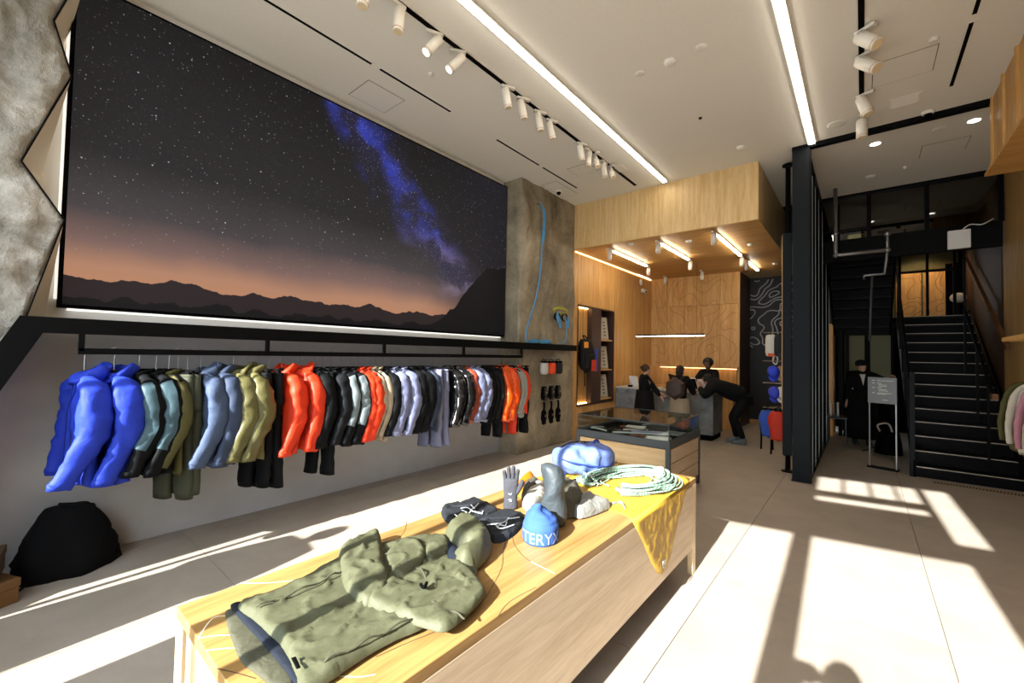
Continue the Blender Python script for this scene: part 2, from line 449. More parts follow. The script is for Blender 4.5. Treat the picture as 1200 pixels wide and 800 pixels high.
B('niche_divider', (-4.85, 7.90, NZ0), (-4.39, 8.32, NZ1), 'brown', wl)
B('niche_back', (-4.855, NY0, NZ0), (-4.50, 7.90, NZ1), 'oak', wl)
B('niche_light', (-4.495, 7.37, NZ1 - .015), (-4.475, 7.88, NZ1 - .003), 'led', wl)
B('niche_light', (-4.495, 7.37, NZ0 + .003), (-4.475, 7.88, NZ0 + .012), 'led', wl)
B('cove_light', (-4.398, 7.2, 3.700), (-4.385, 11.1, 3.721), emis('cove_led', '#ffc680', 5.0), wl)

wbk = struct(B('wall_back', (-4.95, 11.20, 0), (-2.25, 12.35, 3.73), 'brown'), 'oak panel wall behind the till')
for i in range(5):
    for z0, z1 in ((0, 2.96), (2.965, 3.73)):
        x0 = -4.40 + i * 0.43; B('panel', (x0 + .002, 11.15, z0), (x0 + .428, 11.20, z1), 'oak', wbk, 0.002)

def contours(name, x0, x1, z0, z1, y, levels, w, mat, parent, seed, fx=1.1, fz=0.9, step=0.045):
    """map contour lines laid on a wall that faces -y"""
    nx = int((x1 - x0) / step); nz = int((z1 - z0) / step); m = MB()
    F = [[noise.noise(Vector((i * step * fx + seed, j * step * fz, seed * 1.7))) + 0.35 * noise.noise(Vector((i * step * fx * 2.7, j * step * fz * 2.7 + seed, 4.0))) for j in range(nz + 1)] for i in range(nx + 1)]
    for L in levels:
        for i in range(nx):
            for j in range(nz):
                c = [(i, j), (i + 1, j), (i + 1, j + 1), (i, j + 1)]; pts = []
                for k in range(4):
                    a, b = c[k], c[(k + 1) % 4]; fa, fb = F[a[0]][a[1]] - L, F[b[0]][b[1]] - L
                    if (fa > 0) != (fb > 0):
                        t = fa / (fa - fb); pts.append((x0 + (a[0] + (b[0] - a[0]) * t) * step, z0 + (a[1] + (b[1] - a[1]) * t) * step))
                for k in range(0, len(pts) - 1, 2):
                    (ax, az), (bx, bz) = pts[k], pts[k + 1]; d = math.hypot(bx - ax, bz - az)
                    if d < 1e-4: continue
                    ux, uz = (bx - ax) / d, (bz - az) / d; px, pz = -uz * w / 2, ux * w / 2; e = w * 0.3
                    ax -= ux * e; az -= uz * e; bx += ux * e; bz += uz * e
                    m.add([(ax + px, y, az + pz), (bx + px, y, bz + pz), (bx - px, y, bz - pz), (ax - px, y, az - pz)], [(0, 1, 2, 3)])
    o = m.build(name, mat, parent); return o
contours('contour_lines', -4.3, -2.3, 1.5, 3.7, 11.148, (-.4, -.2, 0, .2, .4), .010, plain('engraved_line', '#8d6431', 0.8), wbk, 3.3, .8, .7)
wmp = struct(B('wall_map', (-2.25, 12.35, 0), (-0.5, 12.5, 4.2), plain('map_wall_black', '#121314', 0.6)), 'black wall with white map contour lines')
contours('contour_lines', -2.25, -1.0, 1.95, 3.7, 12.348, (-.45, -.25, -.05, .15, .35), .028, plain('map_line_white', '#c9cac8', 0.7), wmp, 11.9, 1.3, 1.5)
B('baseboard_map', (-2.25, 12.32, 0), (-1.2, 12.35, 0.1), 'oak', wmp)

can = struct(MB().box((-4.36, 7.1, 3.73), (-1.19, 12.4, CZ)).build('canopy', wood('canopy_veneer', '#d9bd8a', '#bd9559', axis=2, scale=1.4)), 'oak canopy box hanging over the till')
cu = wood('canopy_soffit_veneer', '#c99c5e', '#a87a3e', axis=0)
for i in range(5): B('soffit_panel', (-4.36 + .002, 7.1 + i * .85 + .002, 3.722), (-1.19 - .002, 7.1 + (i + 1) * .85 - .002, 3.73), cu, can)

# ---- right side: oak mass over the stair entrance, stair walls
wr = struct(B('wall_right', (1.75, -1.75, 0), (2.2, 8.3, CZ), 'oak'), 'oak wall on the right of the shop')
ov = struct(B('overhang_right', (1.12, 3.2, 3.80), (1.75, 7.05, CZ), 'oak'), 'oak clad bulkhead over the right wall')
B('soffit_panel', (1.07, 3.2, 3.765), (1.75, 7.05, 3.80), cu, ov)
for i in range(8): B('batten', (1.10, 3.4 + i * .5, 3.80), (1.12, 3.45 + i * .5, CZ), 'oak', ov)
struct(B('wall_stair_right', (1.66, 8.3, 0), (2.2, 9.75, 4.6), 'oak'), 'oak wall beside the stairs')
struct(B('wall_stair_right', (1.68, 9.75, 0), (2.2, 13.6, 4.65), plain('shaded_oak', '#4a3017', 0.5, grain=.15, gs=14)), 'timber wall coloured as in shade at the top of the stairs')  # oak colour darkened to paint in the shade of the stair recess
struct(B('wall_rear', (-0.9, 13.4, 0), (2.2, 13.6, 4.65), 'blacker'), 'dark rear wall behind the stairs')
struct(B('wall_end', (-4.95, 12.4, 0), (-2.2, 13.6, CZ), 'brown'), 'dark brown wall end behind the till')
bm_ = struct(B('beam', (-0.75, 6.92, 4.545), (1.15, 7.02, CZ), 'black'), 'thin black beam across the ceiling')
# ================================================================== VIDEO SCREEN
def screen_mat():
    k = NT('night_sky_picture'); tc = k.n('TexCoord'); sp = k.n('SeparateXYZ'); k.l(tc.outputs['Object'], sp.inputs[0])
    def rng(sock, a, b, c=0.0, d=1.0, smooth=False):
        m = k.n('MapRange'); m.inputs['From Min'].default_value = a; m.inputs['From Max'].default_value = b
        m.inputs['To Min'].default_value = c; m.inputs['To Max'].default_value = d
        if smooth: m.interpolation_type = 'SMOOTHSTEP'
        k.l(sock, m.inputs['Value']); return m.outputs[0]
    def mth(op, a, b=None):
        m = k.n('Math', operation=op)
        for i, q in enumerate((a, b)):
            if q is None: continue
            if isinstance(q, (int, float)): m.inputs[i].default_value = q
            else: k.l(q, m.inputs[i])
        return m.outputs[0]
    def mixc(f, a, b, mode='MIX'):
        m = k.n('MixRGB', blend_type=mode)
        for i, q in ((0, f), (1, a), (2, b)):
            if isinstance(q, (int, float)): m.inputs[i].default_value = q
            elif isinstance(q, tuple): m.inputs[i].default_value = q
            else: k.l(q, m.inputs[i])
        return m.outputs[0]
    u = rng(sp.outputs['Y'], 0.27, 5.45); v = rng(sp.outputs['Z'], 1.96, 4.47)
    uv = k.n('CombineXYZ'); k.l(mth('MULTIPLY', u, 2.06), uv.inputs[0]); k.l(v, uv.inputs[1])
    def nz(scale, detail=5, dist=0.0):
        t = k.n('TexNoise', Scale=scale, Detail=detail, Distortion=dist); k.l(uv.outputs[0], t.inputs['Vector']); return t.outputs['Fac']
    vv = mth('ADD', v, mth('MULTIPLY', mth('SUBTRACT', nz(2.2, 4), 0.5), 0.12))
    sky = k.ramp(vv, [(0.0, lin('#d7966a')), (0.12, lin('#c99476')), (0.20, lin('#8d7069')), (0.31, lin('#524b4d')), (0.50, lin('#2d2b2d')), (1.0, lin('#1b1a1b'))])
    sky = mixc(rng(u, 0.62, 0.95, 0, 1, True), sky, lin('#232128'))
    # milky way along a slanted line
    d = mth('SUBTRACT', u, mth('ADD', 0.50, mth('MULTIPLY', mth('SUBTRACT', 0.88, v), 0.50)))
    d = mth('ADD', d, mth('MULTIPLY', mth('SUBTRACT', nz(3.5, 6), 0.5), 0.22))
    band = mth('MULTIPLY', rng(mth('ABSOLUTE', d), 0.0, 0.13, 1, 0, True), rng(v, 0.12, 0.34, 0, 1, True))
    cl = mth('MULTIPLY', band, rng(nz(7, 7, 0.6), 0.42, 0.68, 0, 1, True))
    sky = mixc(mth('MULTIPLY', band, 0.35), sky, lin('#3a3766'))
    sky = mixc(mth('MULTIPLY', cl, rng(v, 0.35, 0.9, 0.55, 0.95)), sky, mixc(rng(v, 0.25, 0.6, 0, 1, True), lin('#c9b2cf'), lin('#3a46b8')))
    def stars(scale, thr, pick, amt):
        vo = k.n('TexVoronoi', Scale=scale); k.l(uv.outputs[0], vo.inputs['Vector'])
        s = k.n('SeparateColor'); k.l(vo.outputs['Color'], s.inputs[0])
        a = rng(vo.outputs['Distance'], thr * 0.4, thr, 1, 0)
        return mth('MULTIPLY', mth('MULTIPLY', a, mth('GREATER_THAN', s.outputs[0], pick)), rng(s.outputs[1], 0, 1, 0.15, amt))
    st = mth('ADD', mth('ADD', stars(34, 0.10, 0.55, 1.0), stars(75, 0.16, 0.45, 0.6)), mth('MULTIPLY', stars(130, .25, 0.3, .6), mth('ADD', band, 0.12)))
    st = mth('MULTIPLY', st, rng(v, 0.14, 0.34))
    sky = mixc(1.0, sky, mixc(st, (0, 0, 0, 1), (0.9, 0.92, 1.0, 1)), 'ADD')
    # mountains
    h1 = k.n('TexNoise', Scale=5.5, Detail=5.0); cu_ = k.n('CombineXYZ'); k.l(mth('MULTIPLY', u, 2.06), cu_.inputs[0]); k.l(cu_.outputs[0], h1.inputs['Vector'])
    h2 = k.n('TexNoise', Scale=9.0, Detail=5.0); cu2 = k.n('CombineXYZ'); k.l(mth('MULTIPLY', u, 2.06), cu2.inputs[0]); cu2.inputs[1].default_value = 4.0; k.l(cu2.outputs[0], h2.inputs['Vector'])
    far = mth('ADD', 0.02, mth('MULTIPLY', h1.outputs['Fac'], 0.14))
    near = mth('ADD', mth('ADD', -0.04, mth('MULTIPLY', h2.outputs['Fac'], 0.13)), rng(u, 0.66, 0.95, 0.0, 0.42, True))
    sky = mixc(mth('LESS_THAN', v, far), sky, lin('#33292a'))
    sky = mixc(mth('LESS_THAN', v, near), sky, lin('#151416'))
    k.b.inputs['Base Color'].default_value = (0.008, 0.008, 0.008, 1); k.b.inputs['Roughness'].default_value = 0.55
    k.b.inputs['Specular IOR Level'].default_value = 0.1
    k.l(sky, k.b.inputs['Emission Color']); k.b.inputs['Emission Strength'].default_value = 0.58
    return k.m
sc_ = thing('video_screen', 'large wall video screen showing a starry night sky over mountains', 'screen')
sf = MB().box((-4.748, .245, 1.935), (-4.66, 5.40, 4.50)); sf.build('casing', 'blacker', sc_)
B('backlight', (-4.735, .3, 1.918), (-4.70, 5.35, 1.934), emis('screen_backlight', '#f4f2ea', .9), sc_)
B('backlight', (-4.735, .228, 2.0), (-4.70, .244, 4.45), emis('screen_backlight_side', '#f4f2ea', .7), sc_)
B('display', (-4.66, .27, 1.96), (-4.648, 5.385, 4.475), screen_mat(), sc_)

# ================================================================== SHELF AND CLOTHES RAIL
rk = thing('shelf_rack', 'long black steel shelf with a slanted end and clothes rail below', 'rack')
MB().prism([(.165, 1.73), (7.02, 1.73), (7.02, 1.838), (.06, 1.838)], 0, -4.32, -4.22).build('shelf_beam', 'black', rk)
MB().box((-4.749, 0.06, 1.80), (-4.32, 5.40, 1.832)).build('shelf_board', 'black', rk)
MB().prism([(0.06, 1.838), (0.165, 1.73), (-0.56, 0.10), (-0.66, 0.10), (-0.68, 0.16)], 0, -4.749, -4.22).build('slanted_end', 'black', rk)
MB().box((-4.745, .2, 1.792), (-4.735, 5.38, 1.799)).build('led_line', emis('shelf_led', '#fff2dd', 5.0), rk)
RX, RZ = -4.24, 1.61
MB().box((RX - .015, .335, RZ - .022), (RX + .015, 5.36, RZ + .022)).build('rail', 'black', rk, bevel=.002)
for y in (.35, 1.56, 2.80, 4.06, 5.345): MB().box((RX - .015, y - .016, RZ + .0), (RX + .015, y + .016, 1.735)).build('bracket', 'black', rk, bevel=.002)

FAB = {}
def fab(c):
    if c not in FAB:
        h, r, w, sp = {'blue': ('#1f38b0', .65, .5, .3), 'black': ('#0c0e10', .7, .5, .12), 'charcoal': ('#15181b', .7, .5, .15), 'olive': ('#5b5833', .5, .5, .4),
            'dark_olive': ('#3c3f30', .75, .4, .3), 'slate': ('#41506a', .7, .5, .3), 'slate_dark': ('#303c52', .7, .5, .3), 'red': ('#cf3412', .6, .5, .35), 'teal_grey': ('#375059', .6, .4, .4),
            'grey_panel': ('#6b777b', .6, .4, .4), 'beige': ('#9d927d', .8, .3, .3), 'lilac': ('#6e7594', .35, .6, .6), 'lilac_grey': ('#6b6f88', .7, .3, .3),
            'navy': ('#2c3547', .7, .4, .3), 'shiny_black': ('#101113', .18, .8, .7), 'rust': ('#7a3421', .4, .6, .5), 'orange': ('#e04f10', .35, .6, .6), 'grey': ('#8f9088', .8, .3, .3),
            'cream': ('#b9b2a2', .8, .3, .3), 'pink': ('#a0707d', .8, .3, .3), 'moss': ('#4c4926', .75, .35, .3), 'white': ('#e6e4de', .8, .3, .3)}[c]
        FAB[c] = cloth('fabric_' + c, h, r, w, spec=sp)
    return FAB[c]

def sup(a, e=2.6):
    c, s = math.cos(a), math.sin(a)
    return math.copysign(abs(c) ** (2 / e), c), math.copysign(abs(s) ** (2 / e), s)
def wrinkle(p, seed, amp):
    a = fbm((p[0] * 5 + seed, p[1] * 5, p[2] * 3 + seed * .7), 2)
    b = abs(noise.noise(Vector((p[0] * 6 + p[2] * 3.5 + seed, p[1] * 7 - p[2] * 2, p[2] * 6 + seed))))
    return amp * (a * 0.8 + (0.25 - b) * 1.5)
def interp(tab, z):
    for (z0, *a), (z1, *b) in zip(tab[:-1], tab[1:]):
        if z0 >= z >= z1:
            t = (z0 - z) / (z0 - z1 + 1e-9); t = t * t * (3 - 2 * t)
            return [p + (q - p) * t for p, q in zip(a, b)]
    return list(tab[-1][1:])

def garment_body(L, seed, thick=1.0, puff=0.0, baffle=.075, flare=1.0, amp=.024):
    tab = [(-.095, .06, .045), (-.12, .075, .045), (-.165, .165, .036 * thick), (-.215, .205, .048 * thick), (-.36, .212, .068 * thick), (-L + .03, .225 * flare, .078 * thick), (-L, .22 * flare, .072 * thick)]
    rings = []; N = 34; K = 34
    for k in range(K + 1):
        z = -.095 - (L - .095) * k / K; w, d = interp(tab, z)
        if puff: q = abs(math.sin(math.pi * (z + .1) / baffle)) ** .6; w += puff * q - puff * .3; d += puff * 1.3 * q - puff * .3
        ring = []
        for j in range(N):
            a = 2 * math.pi * j / N; c, s = sup(a)
            x, y = w * c, d * s; m = 1 + wrinkle((x, y, z), seed, amp) / max(.04, math.hypot(x, y)) * (0.3 + 0.7 * min(1, k / 8))
            zz = z + (.012 * math.sin(3 * a + seed) if k == K else 0)
            ring.append((x * m, y * m, zz))
        rings.append(ring)
    inner = [[(x * .93, y * .9, z + .02) for x, y, z in rings[-1]]]
    return MB().rings(rings + inner), tab
def garment_sleeve(s, end, seed, r=1.0, puff=0.0, baffle=.075, fwd=.09, amp=.018, out=1.0):
    if s < 0: fwd *= .4
    P = spline([(s * .06, .0, -.118), (s * .13 * out, .0, -.15), (s * .195 * out, .006, -.225), (s * .228 * out, .014, -.36), (s * .242 * out, .004, -.36 + (end + .36) * .33), (s * .248 * out, -.45 * fwd, -.36 + (end + .36) * .64), (s * .24 * out, -fwd, end)], 6)
    n = len(P); N = 16; rs = [r * interp([(0, .018), (-.12, .034), (-.28, .064), (-.45, .072), (-.62, .068), (-.95, .05), (-1, .049)], -i / (n - 1))[0] for i in range(n)]
    m = MB().tube(P, rs, N, flat=(.72, 1.22))
    vs_ = []
    for i in range(n):
        for j in range(N):
            v = Vector(m.v[i * N + j]); d = v - P[i]; q = 1 + wrinkle(v * 1.6, seed + s, amp) / max(.03, d.length)
            if puff: q += puff * 9 * (abs(math.sin(math.pi * (P[i].z + .1) / baffle)) ** .6 - .4)
            vs_.append(tuple(P[i] + d * q))
    m.v = vs_; return m
def garment_hood(seed, big=1.0, tilt=.05):
    rings = []; N = 22; prof = [(0, .085, 0), (.3, .092, .01), (.6, .098, .025), (.85, .094, .04), (1, .084, .045), (1, .074, .045), (.6, .08, .03), (.1, .06, .01)]
    for h, r, back in prof:
        ring = []
        for j in range(N):
            a = 2 * math.pi * j / N; c, s = math.cos(a), math.sin(a)
            z = -.165 + .125 * h * big - (.05 * h * max(0, -s)) + .014 * math.sin(2 * a + seed) + .01 * math.sin(3 * a + seed * 2)
            x = r * 1.05 * c * big; y = r * .95 * s * big + back + tilt * h * .4
            ring.append((x + .008 * math.sin(5 * a + seed + h * 3), y + .008 * math.cos(4 * a + seed * 2 + h * 5), z))
        rings.append(ring)
    return MB().rings(rings)
def front_strip(tab, L, x0, x1, off=.004, ztop=-.13, zbot=None):
    m = MB(); zb = -L + .01 if zbot is None else zbot; rows = []
    for k in range(13):
        z = ztop + (zb - ztop) * k / 12; w, d = interp(tab, z)
        rows.append([(x, -d * (1 - min(.98, abs(x) / w) ** 2.6) ** (1 / 2.6) * 1.03 - off - (.012), z) for x in (x0, x1)])
    for r in rows: m.v += r
    for k in range(12): m.f.append((2 * k, 2 * k + 1, 2 * k + 3, 2 * k + 2))
    return m

GRP = 'clothes hanging on the wall rail'
def hanger(y, rz, label, clamp=False, rx=RX, rzz=RZ, group='hangers on the wall rail'):
    h = thing('clothes_hanger', label, 'hanger', (rx, y, rzz - DROP), rz, group)
    MB().tube(spline([(0, -.022, DROP), (0, -.02, .022 + DROP), (0, .0, .03 + DROP), (0, .02, .022 + DROP), (0, .018, DROP), (0, .0, -.03 + DROP), (0, 0, -.09)], 4), .003, 6).build('hook', 'galv', h)
    if clamp:
        MB().tube([(-.17, 0, -.09), (.17, 0, -.09)], .009, 8).build('bar', 'black', h)
        for s in (-1, 1): B('clip', (s * .12 - .018, -.014, -.14), (s * .12 + .018, .014, -.078), 'black', h, .003)
    else:
        MB().tube(spline([(-.18, 0, -.165), (-.08, 0, -.118), (0, 0, -.088), (.08, 0, -.118), (.18, 0, -.165)], 4), [.012] * 17, 8).build('arms', 'black', h)
        MB().lathe([(.008, -.075), (.016, -.08), (.017, -.105), (.01, -.12)]).build('neck', 'black', h)
    return h
seedc = [0]
DROP = .06
def garment(y, kind, col, label, L=.92, rz=0.0, sleeve=None, thick=1.0, hang=None, rx=RX, rzz=RZ, group=GRP, panel=None, fwd=.13, out=1.0, end=None):
    L -= DROP; seedc[0] += 1; sd = seedc[0] * 3.7
    nm = {'shell': 'hooded_jacket', 'jacket': 'jacket', 'puffer': 'puffer_jacket', 'shirt': 'shirt', 'trousers': 'trousers', 'shorts': 'shorts'}[kind]
    t = thing(nm, label, {'shell': 'jacket', 'puffer': 'jacket'}.get(kind, kind), (rx, y, rzz - DROP), R(rz), group)
    f = fab(col); sf_ = fab(sleeve) if sleeve else f
    if kind in ('shell', 'jacket', 'puffer', 'shirt'):
        pf = .02 if kind == 'puffer' else 0; th = thick * {'shell': .85, 'jacket': .72, 'puffer': .85, 'shirt': .34}[kind]
        body, tab = garment_body(L, sd, th, pf, flare=1.03 if kind == 'shell' else .97, amp=.011 if kind == 'shirt' else .024)
        body.build('body', f, t, True)
        e = end if end else (-L + .03 if kind != 'shirt' else -L + .08)
        for s in (-1, 1):
            sl = garment_sleeve(s, e, sd, {'shell': 1.0, 'jacket': .82, 'puffer': .95, 'shirt': .52}[kind], .02 if pf else 0, fwd=fwd, out=out, amp=.008 if kind == 'shirt' else .018).build('sleeve', sf_, t, True)
            if panel and s == 1:
                gm_ = garment_sleeve(s, e, sd, {'shell': 1.0, 'jacket': .82, 'puffer': .95, 'shirt': .52}[kind], 0, fwd=fwd, out=out); pmb = MB(); nn = len(gm_.v) // 16
                for i in range(nn):
                    c0 = Vector([sum(q[a] for q in gm_.v[i * 16:i * 16 + 16]) / 16 for a in range(3)])
                    pmb.v += [tuple(c0 + (Vector(q) - c0) * 1.05) for q in gm_.v[i * 16:i * 16 + 16]]
                def okv(i, j):
                    p = Vector(pmb.v[i * 16 + j % 16]); c0 = sum((Vector(pmb.v[i * 16 + q]) for q in range(16)), Vector()) / 16; d = p - c0
                    return d.x > -.03 and d.y < .012
                for i in range(int(nn * .25), int(nn * .82)):
                    for j in range(16):
                        if okv(i, j) and okv(i, j + 1): pmb.f.append((i * 16 + j, i * 16 + (j + 1) % 16, i * 16 + 16 + (j + 1) % 16, i * 16 + 16 + j))
                pmb.build('sleeve_panel', fab(panel), sl, True)
            if kind != 'shirt':
                c = garment_sleeve(s, e, sd, 1, 0, fwd=fwd, out=out); P = Vector((s * .24 * out, -fwd * (1 if s > 0 else .4), e))
                MB().tube([P + Vector((0, .004, .03)), P + Vector((0, 0, -.012))], .05 * {'shell': 1, 'jacket': .82, 'puffer': .9}[kind], 14, flat=(.75, 1.2)).build('cuff', sf_, sl, True)
        if kind == 'shell': garment_hood(sd).build('hood', f, t, True)
        else: MB().rings([[((.068 + .012 * h) * math.cos(a), (.058 + .012 * h) * math.sin(a) + .012 * h, -.12 + .05 * h - .03 * h * max(0, -math.sin(a))) for a in [2 * math.pi * j / 18 for j in range(18)]] for h in (0, .5, 1)] + [[(.06 * math.cos(a), .05 * math.sin(a) + .012, -.10) for a in [2 * math.pi * j / 18 for j in range(18)]]]).build('collar', f, t, True)
        if kind != 'shirt':
            front_strip(tab, L, -.008, .008).build('zip', 'blacker', t)
            if kind != 'puffer': front_strip(tab, L, .10, .115, ztop=-.5, zbot=-.68).build('pocket_zip', 'blacker', t)
    else:
        m = MB(); W = .165; N = 20
        zc = -.40
        tr_ = [(-.115, W, .028), (-.16, W * 1.02, .04), (zc, W * 1.12, .055)]
        rings = []
        for k in range(9):
            z = -.115 + (zc + .115) * k / 8; w, d = interp(tr_, z)
            rings.append([(w * sup(2 * math.pi * j / N)[0], d * sup(2 * math.pi * j / N)[1], z) for j in range(N)])
        MB().rings(rings).build('waist', f, t, True)
        for s in (-1, 1):
            rg = []
            for k in range(15):
                z = zc + .04 + (-L - zc - .04) * k / 14; q = k / 14
                w = W * (.54 - .04 * q); d = .052 - .012 * q; cx = s * W * (.50 + .06 * q); cy = .02 * s * q + .01 * math.sin(sd + 3 * q)
                ring = []
                for j in range(N):
                    c_, s_ = sup(2 * math.pi * j / N, 2.3); x, y_ = w * c_, d * s_; mm = 1 + wrinkle((x + cx, y_, z), sd + s, .014) / .06
                    ring.append((cx + x * mm, cy + y_ * mm, z))
                rg.append(ring)
            lg = MB().rings(rg + [[(cx + (x - cx) * .9, cy + (y_ - cy) * .85, z + .015) for x, y_, z in rg[-1]]]).build('leg', f, t, True)
        MB().rings([[(W * 1.015 * sup(2 * math.pi * j / N)[0], .034 * sup(2 * math.pi * j / N)[1], z) for j in range(N)] for z in (-.113, -.145)]).build('waistband', f, t, True)
    if hang is not False:
        hanger(y, R(rz), 'black hanger holding the ' + label, kind in ('trousers', 'shorts'), rx, rzz, 'hangers on the wall rail' if group == GRP else 'hangers on the right hand rail')
    return t

G = [  # y, kind, colour, label, length, turn, options
 (.37, 'shell', 'blue', 'bright blue hooded shell jacket hanging nearest the slanted shelf end', .91, 9, dict(fwd=.15)),
 (.525, 'shell', 'blue', 'bright blue hooded shell jacket beside the black one', .93, 14, dict(fwd=.13)),
 (.665, 'jacket', 'black', 'black jacket with teal sleeve next to the blue jackets', .90, 14, dict(panel='teal_grey')),
 (.765, 'jacket', 'black', 'black jacket with pale sleeve next to the olive trousers', .92, 18, dict(panel='teal_grey')),
 (.845, 'shirt', 'moss', 'thin moss green long shirt before the olive trousers', .93, 15, {}),
 (.905, 'trousers', 'dark_olive', 'dark olive trousers clipped up beside the moss green shirt', 1.16, 22, {}),
 (.965, 'trousers', 'dark_olive', 'dark olive trousers clipped up beside the slate blue jackets', 1.13, 16, {}),
 (1.055, 'shell', 'slate', 'slate blue hooded jacket next to the olive trousers', .91, 16, dict(fwd=.14)),
 (1.175, 'shell', 'slate_dark', 'darker slate blue hooded jacket next to the olive jackets', .93, 20, {}),
 (1.29, 'shell', 'olive', 'shiny olive insulated jacket next to the slate blue ones', .91, 16, {}),
 (1.405, 'shell', 'olive', 'shiny olive insulated jacket next to the black trousers', .92, 16, {}),
 (1.49, 'trousers', 'black', 'black trousers with white tag beside the olive jackets', 1.20, 18, {}),
 (1.585, 'trousers', 'black', 'black trousers half hidden behind the orange red jacket', 1.22, 18, {}),
 (1.69, 'shell', 'red', 'orange red hooded jacket beside the black trousers', .93, 20, dict(fwd=.15)),
 (1.86, 'shell', 'red', 'orange red hooded jacket with its hood raised', .92, 24, dict(fwd=.12)),
 (2.00, 'jacket', 'black', 'plain black jacket beside the raised orange hood', .91, 16, {}),
 (2.08, 'trousers', 'black', 'black trousers below the plain black jackets', 1.20, 14, {}),
 (2.17, 'jacket', 'charcoal', 'charcoal jacket before the grey sleeved jackets', .90, 14, {}),
 (2.28, 'jacket', 'black', 'black jacket with dim grey sleeve in mid rail', .93, 14, dict(panel='grey_panel')),
 (2.385, 'jacket', 'black', 'black jacket with pale grey sleeve beside the orange red one', .93, 16, dict(panel='grey_panel')),
 (2.475, 'jacket', 'red', 'orange red jacket between grey sleeves and beige shirts', .92, 18, {}),
 (2.56, 'jacket', 'red', 'orange red jacket half hidden before the beige shirts', .91, 12, {}),
 (2.625, 'shirt', 'beige', 'beige long shirt next to the orange red jackets', .93, 10, {}),
 (2.70, 'shirt', 'beige', 'beige long shirt next to the lilac puffers', .95, 10, {}),
 (2.79, 'jacket', 'black', 'black jacket between beige shirts and lilac puffers', .90, 10, {}),
 (2.90, 'puffer', 'lilac', 'lilac grey puffer jacket beside the beige shirts', .91, 10, {}),
 (3.04, 'puffer', 'lilac', 'lilac grey puffer jacket beside the black jackets', .92, 12, {}),
 (3.17, 'jacket', 'black', 'black jacket beside the lilac grey puffers', .92, 8, {}),
 (3.28, 'jacket', 'black', 'black jacket beside the navy shirt', .91, 8, {}),
 (3.40, 'shirt', 'navy', 'navy long shirt before the lilac grey trousers', .93, 8, {}),
 (3.51, 'trousers', 'lilac_grey', 'lilac grey trousers beside the navy shirt', 1.15, 8, {}),
 (3.62, 'trousers', 'lilac_grey', 'lilac grey trousers beside the glossy black puffer', 1.15, 6, {}),
 (3.77, 'puffer', 'shiny_black', 'glossy black puffer jacket beside the lilac grey trousers', .92, 10, {}),
 (3.95, 'puffer', 'shiny_black', 'glossy black puffer jacket beside the rust one', .91, 8, {}),
 (4.08, 'jacket', 'rust', 'rust brown jacket wedged behind the glossy black puffers', .90, 6, {}),
 (4.17, 'puffer', 'lilac', 'pale lilac quilted jacket beside the rust one', .90, 6, {}),
 (4.29, 'puffer', 'lilac', 'pale lilac quilted jacket beside the black shirts', .90, 6, {}),
 (4.41, 'shirt', 'black', 'black long shirt beside the lilac quilted jackets', .95, 5, {}),
 (4.51, 'shirt', 'black', 'black long shirt hanging between two other black shirts', .95, 5, {}),
 (4.60, 'shirt', 'charcoal', 'charcoal long shirt beside the orange puffers', .95, 5, {}),
 (4.67, 'shorts', 'black', 'black long shorts showing under the dark shirts', 1.18, 5, {}),
 (4.76, 'puffer', 'orange', 'glossy orange puffer jacket beside the dark shirts', .95, 6, {}),
 (4.91, 'puffer', 'orange', 'glossy orange puffer jacket beside the grey shirts', .95, 4, {}),
 (5.01, 'trousers', 'red', 'bright orange trousers showing below the grey shirts', 1.18, 4, {}),
 (5.08, 'shirt', 'grey', 'light grey long shirt beside the orange puffers', .93, 4, {}),
 (5.15, 'shirt', 'grey', 'light grey long shirt beside the orange one', .93, 4, {}),
 (5.22, 'shirt', 'red', 'orange long shirt beside the last black trousers', .88, 4, {}),
 (5.31, 'trousers', 'black', 'black trousers at the rail end by the pillar', 1.20, 4, {}),
]
for y, kind, col, lab, L, tz, kw in G: garment(y, kind, col, lab, L, tz, **kw)
# ================================================================== DISPLAY TABLE
TZ = 0.72
tb = thing('display_table', 'long low oak display table carrying outdoor gear', 'table')
M['oak_top'] = wood('oak_table_top', '#a5834f', '#7f5c30', axis=1, rough=0.38, scale=.8)
for i in range(3): B('tabletop_board', (-1.9 + i * .3 + .0006, .43, TZ - .04), (-1.6 + i * .3 - .0006, 3.47, TZ), 'oak_top', tb, .002)
B('side_panel', (-1.035, .50, .20), (-1.0, 3.40, TZ - .041), 'oak_face', tb, .002)
B('side_panel', (-1.90, .52, .20), (-1.865, 3.40, TZ - .041), 'oak_face', tb, .002)
for x0, x1 in ((-1.04, -1.0), (-1.9, -1.82)):
    B('leg', (x0, 3.40, 0), (x1, 3.47, TZ - .041), wood('leg_oak', '#d3bd99', '#b0946b', axis=2) if 'leg_oak' not in MATS else MATS['leg_oak'], tb, .002)
    B('leg', (x0, .43, 0), (x1, .50, TZ - .041), MATS['leg_oak'], tb, .002)
B('end_panel', (-1.785, .435, .06), (-1.045, .47, TZ - .041), MATS['leg_oak'], tb, .002)
B('end_panel', (-1.815, 3.43, .20), (-1.045, 3.465, TZ - .041), MATS['leg_oak'], tb, .002)
B('plinth', (-1.80, .56, 0), (-1.16, 3.36, .20), plain('plinth_shade', '#3b342c', .8), tb)
